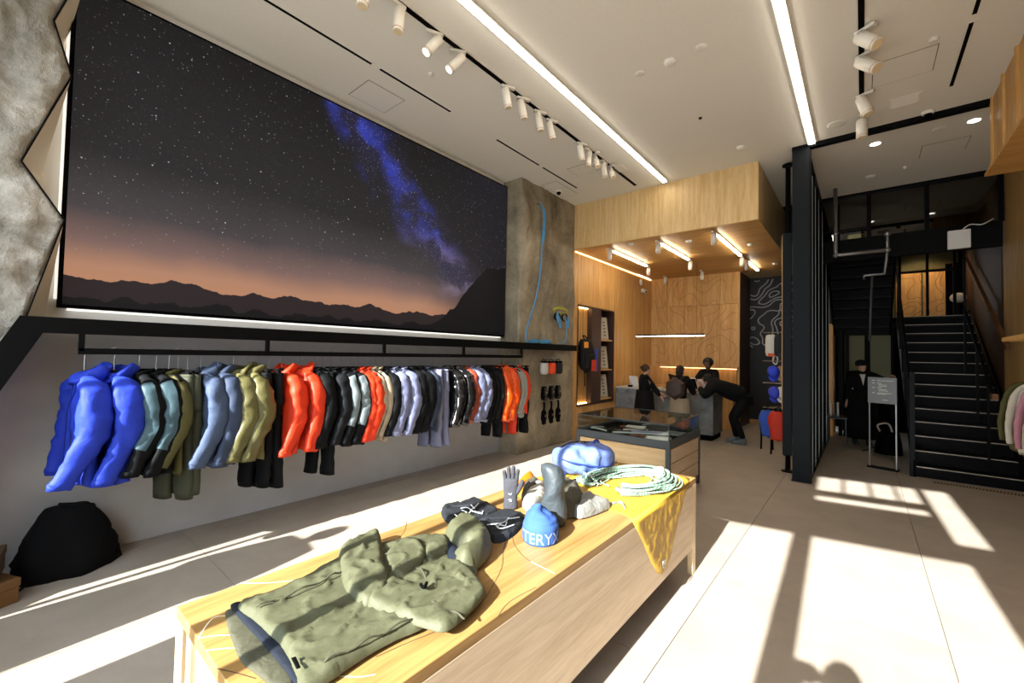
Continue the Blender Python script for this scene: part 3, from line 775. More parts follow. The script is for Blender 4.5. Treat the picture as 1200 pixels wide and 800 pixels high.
def inlay(pts, w, mat, z=TZ + .0006):
    P = spline([(x, y, z) for x, y in pts], 8); m = MB()
    for i, p in enumerate(P):
        t = (P[min(i + 1, len(P) - 1)] - P[max(i - 1, 0)]).normalized(); n_ = Vector((-t.y, t.x, 0)) * w / 2
        m.v += [tuple(p + n_), tuple(p - n_)]
        if i: m.f.append((2 * i - 2, 2 * i - 1, 2 * i + 1, 2 * i))
    return m.build('inlay_line', mat, tb)
LD, LL = plain('inlay_shaded', '#4a3a28', .6), plain('inlay_sunlit', '#f4ead6', .5)  # two tones paint the same engraved lines as dark in shade, bright in sun
for pts in ([(-1.402, 1.676), (-1.311, 1.544), (-1.212, 1.418), (-1.135, 1.263), (-1.094, 1.149), (-1.095, 0.986), (-1.122, 0.866), (-1.144, 0.756)], [(-1.009, 1.393), (-1.023, 1.285), (-1.019, 1.216), (-0.997, 1.153)], [(-1.927, 1.447), (-1.835, 1.364), (-1.787, 1.298)],
            [(-1.455, 1.964), (-1.452, 1.820), (-1.354, 1.666), (-1.235, 1.578), (-1.150, 1.545)], [(-1.448, 0.428), (-1.391, 0.457), (-1.321, 0.488)], [(-1.322, 1.319), (-1.354, 1.393), (-1.365, 1.438)]): inlay(pts, .0035, LD)
for pts in ([(-1.150, 1.545), (-1.079, 1.538), (-1.012, 1.531)], [(-1.683, 0.546), (-1.726, 0.495), (-1.641, 0.430)], [(-1.680, 0.561), (-1.596, 0.610), (-1.497, 0.711)], [(-1.641, 0.430), (-1.619, 0.466), (-1.579, 0.507)], [(-1.557, 0.431), (-1.534, 0.461), (-1.500, 0.497)],
            [(-1.160, 0.642), (-1.111, 0.680), (-1.083, 0.717)], [(-1.904, 0.634), (-1.834, 0.696), (-1.767, 0.782)]): inlay(pts, .004, LL)

# ------------------------------------------------------------------ olive parka spread on the table
olive = cloth('parka_olive', '#4d4f3a', .62, .35, spec=.3, dist=.008, sc=11)
olive_d = cloth('parka_olive_inside', '#424233', .75, .55, spec=.3, dist=.012, sc=18)
lining = cloth('parka_navy_lining', '#141a24', .8, .5, spec=.2)
def crease(x, y, a=1.0, s=0.0):
    q = fbm((x * 6 + s, y * 4, s), 2)
    r = max(0, 0.16 - abs(noise.noise(Vector((x * 9 + y * 5 + s, y * 7 - x * 4, s * 2))))) + .22 * max(0, .13 - abs(noise.noise(Vector((x * 17 - y * 9 + s, y * 13 + x * 8, s)))))
    l = max(0, .14 - abs(noise.noise(Vector((x * 16 + s, y * 3.5 + x * 3, s * 3)))))
    return a * (q * .006 + r * .055 + l * .04)
pk = thing('parka', 'olive green hooded parka spread open on the oak table', 'parka')
def piece(name, px, z0, h, mat, a=1.0, s=0.0, edge=.05, step=.018, parent=pk, smoothn=4, tilt=None):
    poly = smooth_poly(px, smoothn)
    base = (lambda x, y: z0) if tilt is None else tilt
    return cushion(poly, base, lambda x, y, d, t: .002 + t * (h + crease(x, y, a, s) * min(1, d / .03)), step, edge).build(name, mat, parent, True)
piece('back_skirt', [(-1.739, 0.539), (-1.652, 0.513), (-1.532, 0.495), (-1.421, 0.483), (-1.333, 0.494), (-1.252, 0.502), (-1.134, 0.502), (-1.155, 0.537), (-1.260, 0.566), (-1.391, 0.583), (-1.522, 0.588), (-1.686, 0.586)], TZ + .001, .005, olive_d, .25, 2.0, .02, .014)
piece('lining', [(-1.744, 0.551), (-1.647, 0.545), (-1.497, 0.548), (-1.375, 0.548), (-1.271, 0.547), (-1.169, 0.543), (-1.175, 0.569), (-1.261, 0.578), (-1.401, 0.600), (-1.547, 0.596), (-1.716, 0.596)], TZ + .012, .006, lining, .08, 5.0, .02, .014)
piece('body', [(-1.711, 0.562), (-1.703, 0.668), (-1.711, 0.764), (-1.751, 0.968), (-1.754, 1.142), (-1.696, 1.292), (-1.604, 1.428), (-1.432, 1.409), (-1.247, 1.305), (-1.155, 1.120), (-1.124, 0.935), (-1.142, 0.830), (-1.148, 0.743), (-1.144, 0.672), (-1.138, 0.605), (-1.143, 0.531), (-1.209, 0.551), (-1.352, 0.573), (-1.452, 0.572), (-1.567, 0.567)], TZ + .014, .022, olive, 1.15, 1.0, .02, .012)
piece('sleeve', [(-1.763, 0.966), (-1.810, 1.023), (-1.826, 1.118), (-1.820, 1.201), (-1.673, 1.124), (-1.546, 1.049), (-1.448, 1.008), (-1.364, 0.951), (-1.340, 0.906), (-1.343, 0.840), (-1.437, 0.841), (-1.535, 0.862)], TZ + .036, .028, olive, 1.6, 7.0, .018, .011)
piece('shoulder', [(-1.606, 1.097), (-1.654, 1.188), (-1.657, 1.272), (-1.562, 1.272), (-1.452, 1.194), (-1.414, 1.102), (-1.405, 1.029), (-1.494, 1.039)], TZ + .034, .018, olive, 1.3, 9.0, .015, .011)
piece('collar', [(-1.536, 1.257), (-1.557, 1.334), (-1.561, 1.395), (-1.432, 1.317), (-1.413, 1.236), (-1.412, 1.176)], TZ + .034, .022, olive, 1.3, 11.0, .015, .01)
piece('sleeve', [(-1.360, 0.850), (-1.398, 0.933), (-1.417, 1.006), (-1.323, 1.033), (-1.323, 1.090), (-1.368, 1.194), (-1.329, 1.269), (-1.233, 1.250), (-1.105, 1.196), (-1.066, 1.141), (-1.033, 0.993), (-1.036, 0.932), (-1.081, 0.910), (-1.203, 0.872), (-1.289, 0.859)], TZ + .034, .022, olive, 1.5, 13.0, .016, .012)
piece('hood', [(-1.595, 1.425), (-1.638, 1.533), (-1.591, 1.592), (-1.460, 1.577), (-1.349, 1.505), (-1.286, 1.408), (-1.254, 1.290), (-1.299, 1.240), (-1.379, 1.280), (-1.383, 1.377), (-1.423, 1.341), (-1.517, 1.377)], TZ + .02, .085, olive, 1.2, 17.0, .07, .014)
piece('hood_opening', [(-1.530, 1.384), (-1.415, 1.344), (-1.378, 1.377), (-1.317, 1.282), (-1.338, 1.243), (-1.430, 1.285)], TZ + .02, .045, lining, .5, 19.0, .03, .012)
mlab = piece('brand_tag', [(-1.257, 0.555), (-1.254, 0.566), (-1.202, 0.557), (-1.204, 0.547)], TZ + .05, .003, 'blacker', 0, 0, .004, .01, smoothn=1)
for pts in ([(-1.597, 1.091), (-1.503, 1.104), (-1.398, 1.111), (-1.310, 1.084)], [(-1.387, 0.986), (-1.293, 0.991), (-1.194, 0.991), (-1.092, 1.000), (-1.022, 1.012)], [(-1.594, 0.581), (-1.586, 0.689), (-1.594, 0.818), (-1.605, 0.893)], [(-1.173, 0.610), (-1.164, 0.709), (-1.157, 0.808), (-1.145, 0.916)]):
    P3 = spline([(x, y, 0) for x, y in pts], 6)
    MB().tube([(p.x, p.y, TZ + .052 + .006 * math.sin(i)) for i, p in enumerate(P3)], .0035, 6).build('seam', olive_d, pk, True)
MB().tube(spline([(x, y, TZ + .085) for x, y in [(-1.243, 1.001), (-1.216, 0.995), (-1.235, 1.023)]], 5), .006, 6).build('zip_pull', 'blacker', pk)

# ------------------------------------------------------------------ folded black pouches with white bird skeleton marks
dk = cloth('pouch_black', '#1d2126', .75, .6, spec=.3, dist=.01, sc=20)
wline = plain('print_white', '#d9dcdc', .7)
def pouch(px, label, marks, s):
    t = thing('folded_trousers', label, 'trousers', group='folded black trousers on the table')
    poly = smooth_poly(px, 2)
    cushion(poly, lambda x, y: TZ + .001, lambda x, y, d, tt: .002 + tt * (.02 + crease(x, y, 1.2, s)), .014, .014).build('body', dk, t, True)
    cushion([(x * .98 + cx_ * .02, y * .98 + cy_ * .02) for (x, y) in poly for cx_, cy_ in [(sum(p[0] for p in poly) / len(poly), sum(p[1] for p in poly) / len(poly))]][: len(poly) // 2], lambda x, y: TZ + .02, lambda x, y, d, tt: .002 + tt * (.008 + crease(x, y, .6, s)), .016, .012).build('fold', dk, t, True)
    lg = MB()
    for pts in marks: lg.tube(spline([(x, y, TZ + .038) for x, y in pts], 5), .003, 5)
    lg.build('printed_mark', wline, t)
pouch([(-1.894, 1.662), (-1.921, 1.732), (-1.884, 1.787), (-1.883, 1.933), (-1.787, 1.917), (-1.663, 1.896), (-1.620, 1.826), (-1.614, 1.681), (-1.713, 1.590), (-1.783, 1.591)], 'folded black trousers with white bird mark beside the parka hood',
      ([(-1.781, 1.710), (-1.765, 1.743), (-1.719, 1.731), (-1.692, 1.685), (-1.677, 1.632)], [(-1.764, 1.840), (-1.739, 1.786), (-1.719, 1.731), (-1.682, 1.729), (-1.636, 1.737)], [(-1.738, 1.625), (-1.694, 1.616), (-1.693, 1.667)], [(-1.777, 1.789), (-1.723, 1.764)], [(-1.758, 1.695), (-1.721, 1.693), (-1.671, 1.671)], [(-1.636, 1.737), (-1.660, 1.768)]), 3.0)
pouch([(-1.614, 1.681), (-1.620, 1.826), (-1.615, 1.902), (-1.479, 1.922), (-1.404, 1.796), (-1.366, 1.645), (-1.396, 1.565), (-1.483, 1.621)], 'folded black trousers with white bird mark beside the blue beanie',
      ([(-1.510, 1.643), (-1.488, 1.679), (-1.469, 1.712), (-1.472, 1.756), (-1.488, 1.790)], [(-1.469, 1.712), (-1.449, 1.655), (-1.419, 1.668), (-1.408, 1.737)], [(-1.488, 1.679), (-1.439, 1.650)], [(-1.480, 1.780), (-1.461, 1.815), (-1.451, 1.840)], [(-1.461, 1.689), (-1.434, 1.698), (-1.457, 1.738)]), 6.0)

# ------------------------------------------------------------------ standing grey glove
gv = thing('glove', 'grey winter glove standing upright with fingers spread', 'glove', (-1.645, 1.995, TZ), R(38))
gm = cloth('glove_grey', '#3d3e43', .85, .4, spec=.2, sc=25)
prof = [(0, .044, .036), (.012, .046, .038), (.05, .040, .030), (.09, .042, .028), (.13, .046, .027), (.165, .046, .024), (.178, .040, .018)]
MB().rings([[(w * sup(2 * math.pi * j / 20)[0], d * sup(2 * math.pi * j / 20)[1], z) for j in range(20)] for z, w, d in prof]).build('palm', gm, gv, True)
for x, l, lean, z0 in ((.033, .070, .008, .165), (.011, .088, .003, .168), (-.012, .084, -.004, .168), (-.033, .066, -.010, .160)):
    MB().tube(spline([(x, 0, z0 - .02), (x + lean * .3, -.003, z0 + l * .35), (x + lean * .8, -.006, z0 + l * .75), (x + lean, -.012, z0 + l)], 4), [.0125] * 10 + [.0115, .009, .004], 10).build('finger', gm, gv, True)
MB().tube(spline([(.03, -.004, .085), (.052, -.012, .12), (.064, -.018, .152), (.068, -.02, .175)], 4), [.015] * 9 + [.014, .013, .010, .004], 10).build('thumb', gm, gv, True)
MB().tube(spline([(-.012, -.032, .095), (-.002, -.033, .088), (.006, -.033, .095)], 3), .0022, 5).tube(spline([(-.012, -.034, .058), (.0, -.034, .062), (.006, -.034, .052), (-.006, -.034, .05)], 3), .0022, 5).build('printed_mark', wline, gv)

# ------------------------------------------------------------------ upright rolled grey sack
rg_ = thing('rolled_sack', 'dark grey nylon sack standing rolled behind the blue beanie', 'sack', (-1.325, 1.955, TZ), R(-142))
sm = cloth('sack_grey', '#3a4246', .5, .6, spec=.4, sc=16, dist=.015)
rings = []
for k in range(25):
    q = k / 24; z = .004 + .325 * q; r = .068 * (1 - .35 * max(0, (q - .82) / .18) ** 2) * (1 - .14 * max(0, .1 - q) / .1); cx = -.012 + .05 * max(0, q - .55) ** 1.6 * 2
    if k == 24: r *= .5
    rings.append([(cx + r * math.cos(a) * (1 + .9 * wrinkle((math.cos(a) * .06, math.sin(a) * .06, z), 4.2, .03) / .068) * (1 + .02 * math.sin(z * 190 + 2 * math.sin(a * 2))), r * math.sin(a) * (1 + .9 * wrinkle((math.cos(a) * .06, math.sin(a) * .06, z), 4.2, .024) / .068), z) for a in [2 * math.pi * j / 28 for j in range(28)]])
MB().rings(rings).build('body', sm, rg_, True)
MB().tube(spline([(.05, -.03, .05), (.085, -.045, .03), (.10, -.04, .006), (.14, -.02, .004)], 5), .004, 6).build('cord', 'blacker', rg_)
MB().tube(spline([(.045, .03, .10), (.085, .02, .08), (.08, .0, .02), (.05, -.02, .01)], 5), .008, 6, flat=(1, .3)).build('strap', 'blacker', rg_)
MB().tube(spline([(-.065, -.036, .20), (-.058, -.046, .212), (-.052, -.05, .20), (-.058, -.048, .19)], 3), .002, 5).build('printed_mark', wline, rg_)

# ------------------------------------------------------------------ blue beanie with knitted letters
bn = thing('beanie', 'bright blue knitted beanie with pale lettering round its band', 'hat', (-1.255, 1.765, TZ), R(-54))
def bean_r(z):
    return interp([(0, .094), (-.015, .098), (-.07, .098), (-.11, .088), (-.138, .062), (-.155, .03), (-.158, .004)], -z)[0]
rings = []
for k in range(27):
    z = .158 * (k / 26) ** .9; ring = []
    for j in range(40):
        a = 2 * math.pi * j / 40; f = max(0, (z - .085) / .07)
        r = bean_r(z) * (1 - .16 * f * (.5 + .5 * math.cos(5 * a + 1.2)) + .01 * math.sin(9 * a + 20 * z))
        ring.append((r * math.cos(a) * 1.0, r * math.sin(a) * .93, z + .018 * f * math.cos(a + 2.0)))
    rings.append(ring)
knit = NT('knit_blue'); wv = knit.n('TexWave', Scale=95.0, Distortion=1.0); wv.bands_direction = 'Z'; knit.l(knit.coord(), wv.inputs['Vector'])
knit.l(knit.ramp(wv.outputs['Fac'], [(0, lin('#31508f')), (1, lin('#4162a4'))]), knit.b.inputs['Base Color']); knit.b.inputs['Roughness'].default_value = .9; knit.b.inputs['Specular IOR Level'].default_value = .15; knit.bump(wv.outputs['Fac'], .3, .003)
MB().rings(rings).build('crown', knit.m, bn, True)
def text_mesh(s, size=1.0):
    cu = bpy.data.curves.new('txt', 'FONT'); cu.body = s; cu.size = size; cu.resolution_u = 3
    o = bpy.data.objects.new('txt', cu); COL.objects.link(o); bpy.context.view_layer.update()
    me = bpy.data.meshes.new_from_object(o.evaluated_get(bpy.context.evaluated_depsgraph_get()))
    bpy.data.objects.remove(o); bpy.data.curves.remove(cu); return me
tm_ = text_mesh("ARC'TERYX", .076)
bm = bmesh.new(); bm.from_mesh(tm_); bmesh.ops.subdivide_edges(bm, edges=[e for e in bm.edges if e.calc_length() > .012], cuts=2); bmesh.ops.triangulate(bm, faces=bm.faces); bm.to_mesh(tm_); bm.free()
w_ = max(v.co.x for v in tm_.vertices)
for v in tm_.vertices:
    a = (v.co.x - w_ * .70) / .098; z = v.co.y + .012; r = bean_r(z) * 1.012 + .0012
    v.co = (r * math.cos(a), r * math.sin(a) * .93, z)
link('knitted_lettering', tm_, plain('knit_pale', '#8098c4', .9), bn)

# ------------------------------------------------------------------ blue backpack lying down
bp = thing('backpack', 'periwinkle blue backpack lying on the yellow tarpaulin', 'backpack', (-1.72, 2.99, TZ), R(58))
pm = cloth('pack_blue', '#5f74b4', .5, .6, spec=.35, sc=12, dist=.014); pmd = cloth('pack_blue_dark', '#253f90', .55, .4, spec=.35)
rings = []
for k in range(29):
    q = k / 28; x = -.26 + .52 * q
    s = (1 - abs(2 * q - 1) ** 3.2) ** .5 if 0 < q < 1 else .02
    w = .175 * max(.05, s) * (1 - .12 * q); h = .112 * max(.05, s) * (1.05 - .1 * q)
    ring = []
    for j in range(36):
        c, s_ = sup(2 * math.pi * j / 36, 2.5); yy, zz = w * c, h * s_
        m_ = 1 + wrinkle((x * 1.5, yy * 1.5, zz * 1.5), 8.8, .028) / .14
        ring.append((x, yy * m_, max(-.108, zz * m_) + .112))
    rings.append(ring)
MB().rings(rings).build('body', pm, bp, True)
MB().tube(spline([(-.10, 0, .225), (-.085, 0, .25), (-.055, 0, .255), (-.03, 0, .225)], 5), .012, 8, flat=(1, .35)).build('haul_loop', pmd, bp, True) if False else MB().tube(spline([(.07, -.03, .215), (.08, -.03, .245), (.11, -.025, .25), (.13, -.02, .215)], 5), .012, 8, flat=(1, .4)).build('haul_loop', pmd, bp, True)
MB().tube(spline([(-.24, -.10, .14), (-.15, -.17, .12), (0, -.18, .09), (.15, -.165, .08), (.24, -.1, .1)], 6), .005, 8, flat=(1, .4)).build('side_seam', pmd, bp, True)
MB().tube(spline([(-.2, .02, .19), (-.1, .03, .232), (.05, .03, .232), (.2, .02, .19)], 6), .007, 8, flat=(.5, 1)).build('zip', 'blacker', bp, True)
for a, b, c in (((-.22, -.14, .05), (-.26, -.20, .02), (-.18, -.24, .008)), ((-.1, -.18, .05), (-.10, -.25, .05), (-.02, -.24, .01)), ((-.02, -.24, .01), (.04, -.21, .06), (.0, -.17, .05))):
    MB().tube(spline([a, b, c], 6), .014, 8, flat=(1, .3)).build('strap', pmd if a[0] < -.15 else pm, bp, True)
B('buckle', (-.2, -.255, .001), (-.11, -.215, .022), 'blacker', bp, .004)
MB().tube(spline([(-.02, .012, .233), (.0, .02, .235), (.015, .008, .234), (.03, .022, .232)], 4), .003, 5).build('printed_mark', 'blacker', bp)

# ------------------------------------------------------------------ yellow tarpaulin
yl = cloth('tarp_yellow', '#b08c30', .5, .5, spec=.4, sc=10, dist=.012)
tp = thing('tarpaulin', 'yellow tarpaulin spread under the rope and hanging over the table edge', 'tarpaulin')
top_poly = smooth_poly([(-1.775, 2.229), (-1.752, 2.398), (-1.635, 2.457), (-1.457, 2.411), (-1.259, 2.365), (-1.100, 2.361)], 1)
tpoly = [(x, y) for x, y in top_poly] + [(-1.05, 2.34), (-.998, 2.30), (-.998, 3.30), (-1.03, 3.40), (-1.3, 3.46), (-1.6, 3.45), (-1.86, 3.42), (-1.895, 3.0), (-1.895, 2.6), (-1.86, 2.3)]
cushion(tpoly, lambda x, y: TZ + .0008, lambda x, y, d, t: .001 + t * (.004 + max(0, crease(x, y, .55, 21))), .03, .03).build('spread_sheet', yl, tp, True)
fl_ = [(2.29, TZ + .004), (2.376, .632), (2.465, .53), (2.574, .391), (2.675, .29), (2.75, .258), (2.826, .262), (2.88, .31), (2.93, .385), (3.03, .515), (3.15, .64), (3.30, TZ + .004)]
fm = cushion(fl_, lambda u, v: 0, lambda u, v, d, t: .002 + t * (.010 + crease(u, v, .6, 31) * min(1, (TZ - v) / .1)), .022, .02)
fm.v = [(-.9995 + h, u, v) for u, v, h in fm.v]
flap = fm.build('hanging_corner', yl, tp, True)
MB().rings([[(-.975 + dx, 2.715 + r * math.cos(a), .345 + r * 1.25 * math.sin(a)) for a in [2 * math.pi * j / 18 for j in range(18)]] for r, dx in ((.014, 0), (.024, 0), (.024, .006), (.014, .006), (.014, 0))], False, False).build('grommet', 'chrome', flap, True)
hump = smooth_poly([(-1.745, 2.173), (-1.844, 2.275), (-1.956, 2.503), (-1.979, 2.638), (-1.856, 2.538), (-1.695, 2.340), (-1.672, 2.196)], 4)
cushion(hump, lambda x, y: TZ + .002, lambda x, y, d, t: .002 + t * .05, .02, .07).build('bunched_edge', cloth('tarp_orange', '#bd7412', .5, .4), tp, True)

# ------------------------------------------------------------------ coil of mint rope
rp = thing('rope_coil', 'coil of mint and white climbing rope on the yellow tarpaulin', 'rope')
k = NT('rope_mint'); wv = k.n('TexWave', Scale=30.0, Distortion=3.0); k.l(k.coord(), wv.inputs['Vector'])
k.l(k.ramp(wv.outputs['Fac'], [(.35, lin('#548a70')), (.65, lin('#a9b3a9'))]), k.b.inputs['Base Color']); k.b.inputs['Roughness'].default_value = .8
U = [(-1.50, 2.70), (-1.545, 2.80), (-1.52, 2.98), (-1.43, 3.17), (-1.30, 3.29), (-1.16, 3.24), (-1.09, 3.08), (-1.10, 2.90), (-1.17, 2.74), (-1.26, 2.70)]
rnd = random.Random(5); rm_ = MB()
for i in range(46):
    ox, oz = max(-.075, min(.075, rnd.gauss(0, .036))), rnd.random(); pts = []
    Pq = [Vector((x, y, 0)) for x, y in U]
    for j, p in enumerate(Pq):
        t = (Pq[min(j + 1, 9)] - Pq[max(j - 1, 0)]).normalized(); n_ = Vector((-t.y, t.x, 0))
        e = .6 if j in (0, 9) else 1
        pts.append(p + n_ * (ox * (1.0 + .5 * math.sin(j * 1.3 + i)) + rnd.gauss(0, .006)) + Vector((0, 0, TZ + .012 + .055 * oz * math.exp(-(ox / .05) ** 2) + rnd.random() * .006)))
    if i % 2: pts = [pts[0] + Vector((rnd.uniform(-.03, .03), rnd.uniform(-.05, 0), -.0))] + pts
    rm_.tube(spline(pts, 5), .0052, 6)
for side, c in ((0, (-1.51, 2.70)), (1, (-1.22, 2.71))):
    for i in range(9):
        r = .035 + .006 * i; cx, cy = c[0] + rnd.uniform(-.012, .012), c[1] + rnd.uniform(-.012, .012)
        rm_.tube([(cx + r * math.cos(a), cy + r * .8 * math.sin(a), TZ + .014 + .003 * i + .004 * math.sin(3 * a + i)) for a in [math.pi * (1.05 + .9 * q / 10) - (0.3 if side else .5) for q in range(11)]], .0052, 6)
rm_.build('strands', k.m, rp, True)
MB().tube(spline([(-1.27, 3.33, TZ + .03), (-1.22, 3.28, TZ + .075), (-1.18, 3.2, TZ + .07), (-1.2, 3.17, TZ + .03)], 5), .02, 8, flat=(.4, 1.4)).build('rope_wrap', plain('rope_white', '#e9ece6', .8), rp, True)

# ------------------------------------------------------------------ grey and silver pack lying behind the sack
gp = thing('hip_pack', 'grey and silver pack lying crumpled beside the upright sack', 'bag')
go = cloth('hip_olive', '#4a4940', .7, .5, spec=.3, sc=16); gs_ = cloth('hip_silver', '#7a7c77', .5, .7, spec=.4, sc=18); gw = cloth('hip_white', '#a09e94', .6, .6, spec=.3, sc=18)
def lump(name, px, h, mat, s, edge=.07, z=TZ + .008): cushion(smooth_poly(px, 4), lambda x, y: z, lambda x, y, d, t: .002 + t * (h + crease(x, y, 1.8, s)), .018, edge).build(name, mat, gp, True)
lump('body', [(-1.627, 2.342), (-1.605, 2.463), (-1.570, 2.549), (-1.450, 2.484), (-1.316, 2.318), (-1.266, 2.134), (-1.323, 2.044), (-1.424, 2.098)], .085, go, 3)
lump('flap', [(-1.316, 2.142), (-1.369, 2.306), (-1.362, 2.442), (-1.251, 2.416), (-1.184, 2.398), (-1.190, 2.278), (-1.209, 2.171), (-1.239, 2.108)], .05, gs_, 5, .05)
lump('side_pocket', [(-1.693, 2.161), (-1.763, 2.314), (-1.761, 2.450), (-1.618, 2.350), (-1.459, 2.104), (-1.478, 2.010), (-1.557, 2.013)], .065, gw, 7)
lump('side_panel', [(-1.687, 2.152), (-1.743, 2.269), (-1.739, 2.378), (-1.665, 2.317), (-1.612, 2.153), (-1.595, 2.061)], .06, go, 9, .04, TZ + .03)
MB().tube(spline([(x, y, TZ + .014) for x, y in [(-1.244, 2.381), (-1.196, 2.445), (-1.163, 2.496), (-1.109, 2.427)]], 5), .012, 8, flat=(1, .35)).build('strap', gs_, gp)
for px in ([(-1.586, 2.103), (-1.581, 2.149)], [(-1.309, 2.132), (-1.281, 2.141)]):
    (x0, y0), (x1, y1) = px; MB().bar((x0, y0, TZ + .012), (x1, y1, TZ + .012), .03, .016).build('buckle', 'blacker', gp, bevel=.003)
# ================================================================== GLASS DISPLAY CASE
dc = thing('display_case', 'glass topped display case with oak drawers and grey steel frame', 'display case')
X0, X1, Y0, Y1 = -2.86, -1.66, 4.78, 5.93
for x in (X0, X1 - .045):
    for y in (Y0, Y1 - .045): B('leg', (x, y, 0), (x + .045, y + .045, .701), 'grey_frame', dc, .002)
fr = MB()
for a, b in (((X0 + .045, Y0 + .001, .62), (X1 - .045, Y0 + .04, .70)), ((X0 + .045, Y1 - .04, .62), (X1 - .045, Y1 - .001, .70)), ((X0 + .001, Y0 + .045, .62), (X0 + .04, Y1 - .045, .70)), ((X1 - .04, Y0 + .045, .62), (X1 - .001, Y1 - .045, .70))): fr.box(a, b)
fr.build('top_frame', 'grey_frame', dc)
B('case_bed', (X0 + .03, Y0 + .03, .64), (X1 - .03, Y1 - .03, .675), 'blacker', dc)
B('carcass', (X0 + .03, Y0 + .03, .10), (X1 - .03, Y1 - .03, .64), plain('carcass_grey', '#34383a', .6), dc)
B('foot_rail', (X0 + .045, Y0 + .01, .04), (X1 - .045, Y0 + .04, .10), 'grey_frame', dc); B('foot_rail', (X1 - .04, Y0 + .045, .04), (X1 - .01, Y1 - .045, .10), 'grey_frame', dc)
for z0, z1 in ((.37, .607), (.115, .358)): B('drawer', (X0 + .05, Y0 + .008, z0), (X1 - .05, Y0 + .035, z1), 'oak_x', dc, .003)
for z0, z1 in ((.445, .607), (.285, .435), (.115, .275)): B('side_panel', (X1 - .035, Y0 + .05, z0), (X1 - .008, Y1 - .05, z1), 'oak_face', dc, .003)
gx0, gx1, gy0, gy1 = X0 + .015, X1 - .015, Y0 + .015, Y1 - .015
for a, b in (((gx0, gy0, .70), (gx1, gy0 + .006, .885)), ((gx0, gy1 - .006, .70), (gx1, gy1, .885)), ((gx0, gy0, .70), (gx0 + .006, gy1, .885)), ((gx1 - .006, gy0, .70), (gx1, gy1, .885)), ((gx0, gy0, .885), (gx1, gy1, .891))): B('glass_pane', a, b, 'glass', dc)
for p, q in (((gx0, gy0), (gx1, gy0)), ((gx1, gy0), (gx1, gy1)), ((gx1, gy1), (gx0, gy1)), ((gx0, gy1), (gx0, gy0))):
    MB().bar((*p, .888), (*q, .888), .010, .010).build('glass_edge', 'grey_frame', dc)
for p in ((gx0, gy0), (gx1, gy0), (gx1, gy1), (gx0, gy1)): MB().bar((*p, .70), (*p, .885), .009, .009, (1, 0, 0)).build('glass_edge', 'grey_frame', dc)
CB = .676
def card(c, w, d, rz, label, mat):
    o = MB().box((-w / 2, -d / 2, 0), (w / 2, d / 2, .006)).build('printed_card', mat, bevel=.001); o.location = (*c, CB); o.rotation_euler = (0, 0, R(rz)); tag(o, label, 'card', 'cards in the glass case')
wc = plain('card_white', '#d7dadb', .6); lc = plain('card_lilac', '#8f8fc4', .6); bc = plain('card_ice', '#b9cbd6', .5)
card((-1.88, 5.02), .30, .22, 20, 'white card in the display case corner by the blue pack', wc)
card((-2.42, 5.62), .26, .18, 10, 'white card lying behind the curved axe in the case', wc)
card((-1.86, 5.50), .22, .30, 0, 'pale blue card against the far end glass of the case', bc)
card((-2.06, 5.42), .10, .62, -58, 'long lilac strip card lying across the case', lc)
card((-2.2, 5.18), .07, .66, -60, 'long icy blue strip card lying across the case', bc)
def axe(c, rz, label, mat):
    t = thing('ice_axe', label, 'ice axe', (*c, CB + .008), R(rz), 'ice axes in the glass case')
    MB().tube(spline([(-.22, 0, 0), (-.05, .0, 0), (.10, .02, 0), (.2, .07, 0)], 5), .011, 8).build('shaft', mat, t, True)
    MB().tube(spline([(.2, .07, 0), (.22, .02, .004), (.2, -.06, .004), (.14, -.12, .002)], 5), [.011] * 6 + [.009] * 5 + [.007, .005, .004, .002, .001], 6).build('head', 'chrome', t, True)
    MB().tube([(-.22, 0, 0), (-.1, 0, 0)], .015, 8).build('grip', 'blacker', t, True)
axe((-2.62, 5.05), 150, 'ice axe with pale curved shaft at the case end by the pillar', plain('axe_pale', '#cfd2cc', .4))
axe((-2.36, 5.32), 35, 'ice axe with silver shaft lying beside the strip cards', 'chrome')
for i, (x, y, a) in enumerate(((-2.18, 4.99, 20), (-2.10, 5.02, 70), (-2.04, 4.98, -30), (-2.5, 5.2, 10), (-2.56, 5.5, 60))):
    o = MB().tube([(.045 * math.cos(q) * (1.1 if math.cos(q) > 0 else .8), .026 * math.sin(q), 0) for q in [2 * math.pi * j / 16 for j in range(17)]], .006, 6).build('carabiner', plain('anodised_copper', '#9a5b3a', .35, metal=.7), smooth=True)
    o.location = (x, y, CB + .008); o.rotation_euler = (0, 0, R(a)); tag(o, 'copper coloured carabiner in the glass case ' + ('beside the corner card', 'between two others near the corner card', 'nearest the white corner card', 'beside the curved ice axe', 'near the pillar end glass')[i], 'carabiner', 'carabiners in the glass case')

# ================================================================== TILL COUNTER
ct = thing('till_counter', 'long grey concrete till counter with dark plinth', 'counter')
B('front_block', (-4.36, 9.0, .11), (-2.28, 9.72, .925), 'counter', ct, .006); B('plinth', (-4.34, 9.03, 0), (-2.31, 9.70, .11), 'blacker', ct)
B('worktop', (-4.36, 8.985, .925), (-2.265, 9.74, .962), plain('pale_top', '#b9b7b0', .4, grain=.05, gs=30), ct, .003)
bk_ = thing('back_counter', 'oak back counter with a glowing strip along the rear wall', 'counter')
B('body', (-4.38, 10.72, 0), (-2.30, 11.14, .92), 'oak', bk_); B('upstand', (-4.38, 11.08, .92), (-2.30, 11.145, 1.40), 'oak', bk_)
B('ledge', (-4.1, 10.98, 1.40), (-2.26, 11.145, 1.43), 'oak', bk_); B('strip_light', (-4.08, 11.0, 1.385), (-2.28, 11.03, 1.399), emis('back_led', '#ffcf90', 3.5), bk_)
pd = thing('pendant_lamp', 'slim horizontal pendant lamp hanging over the till counter', 'lamp')
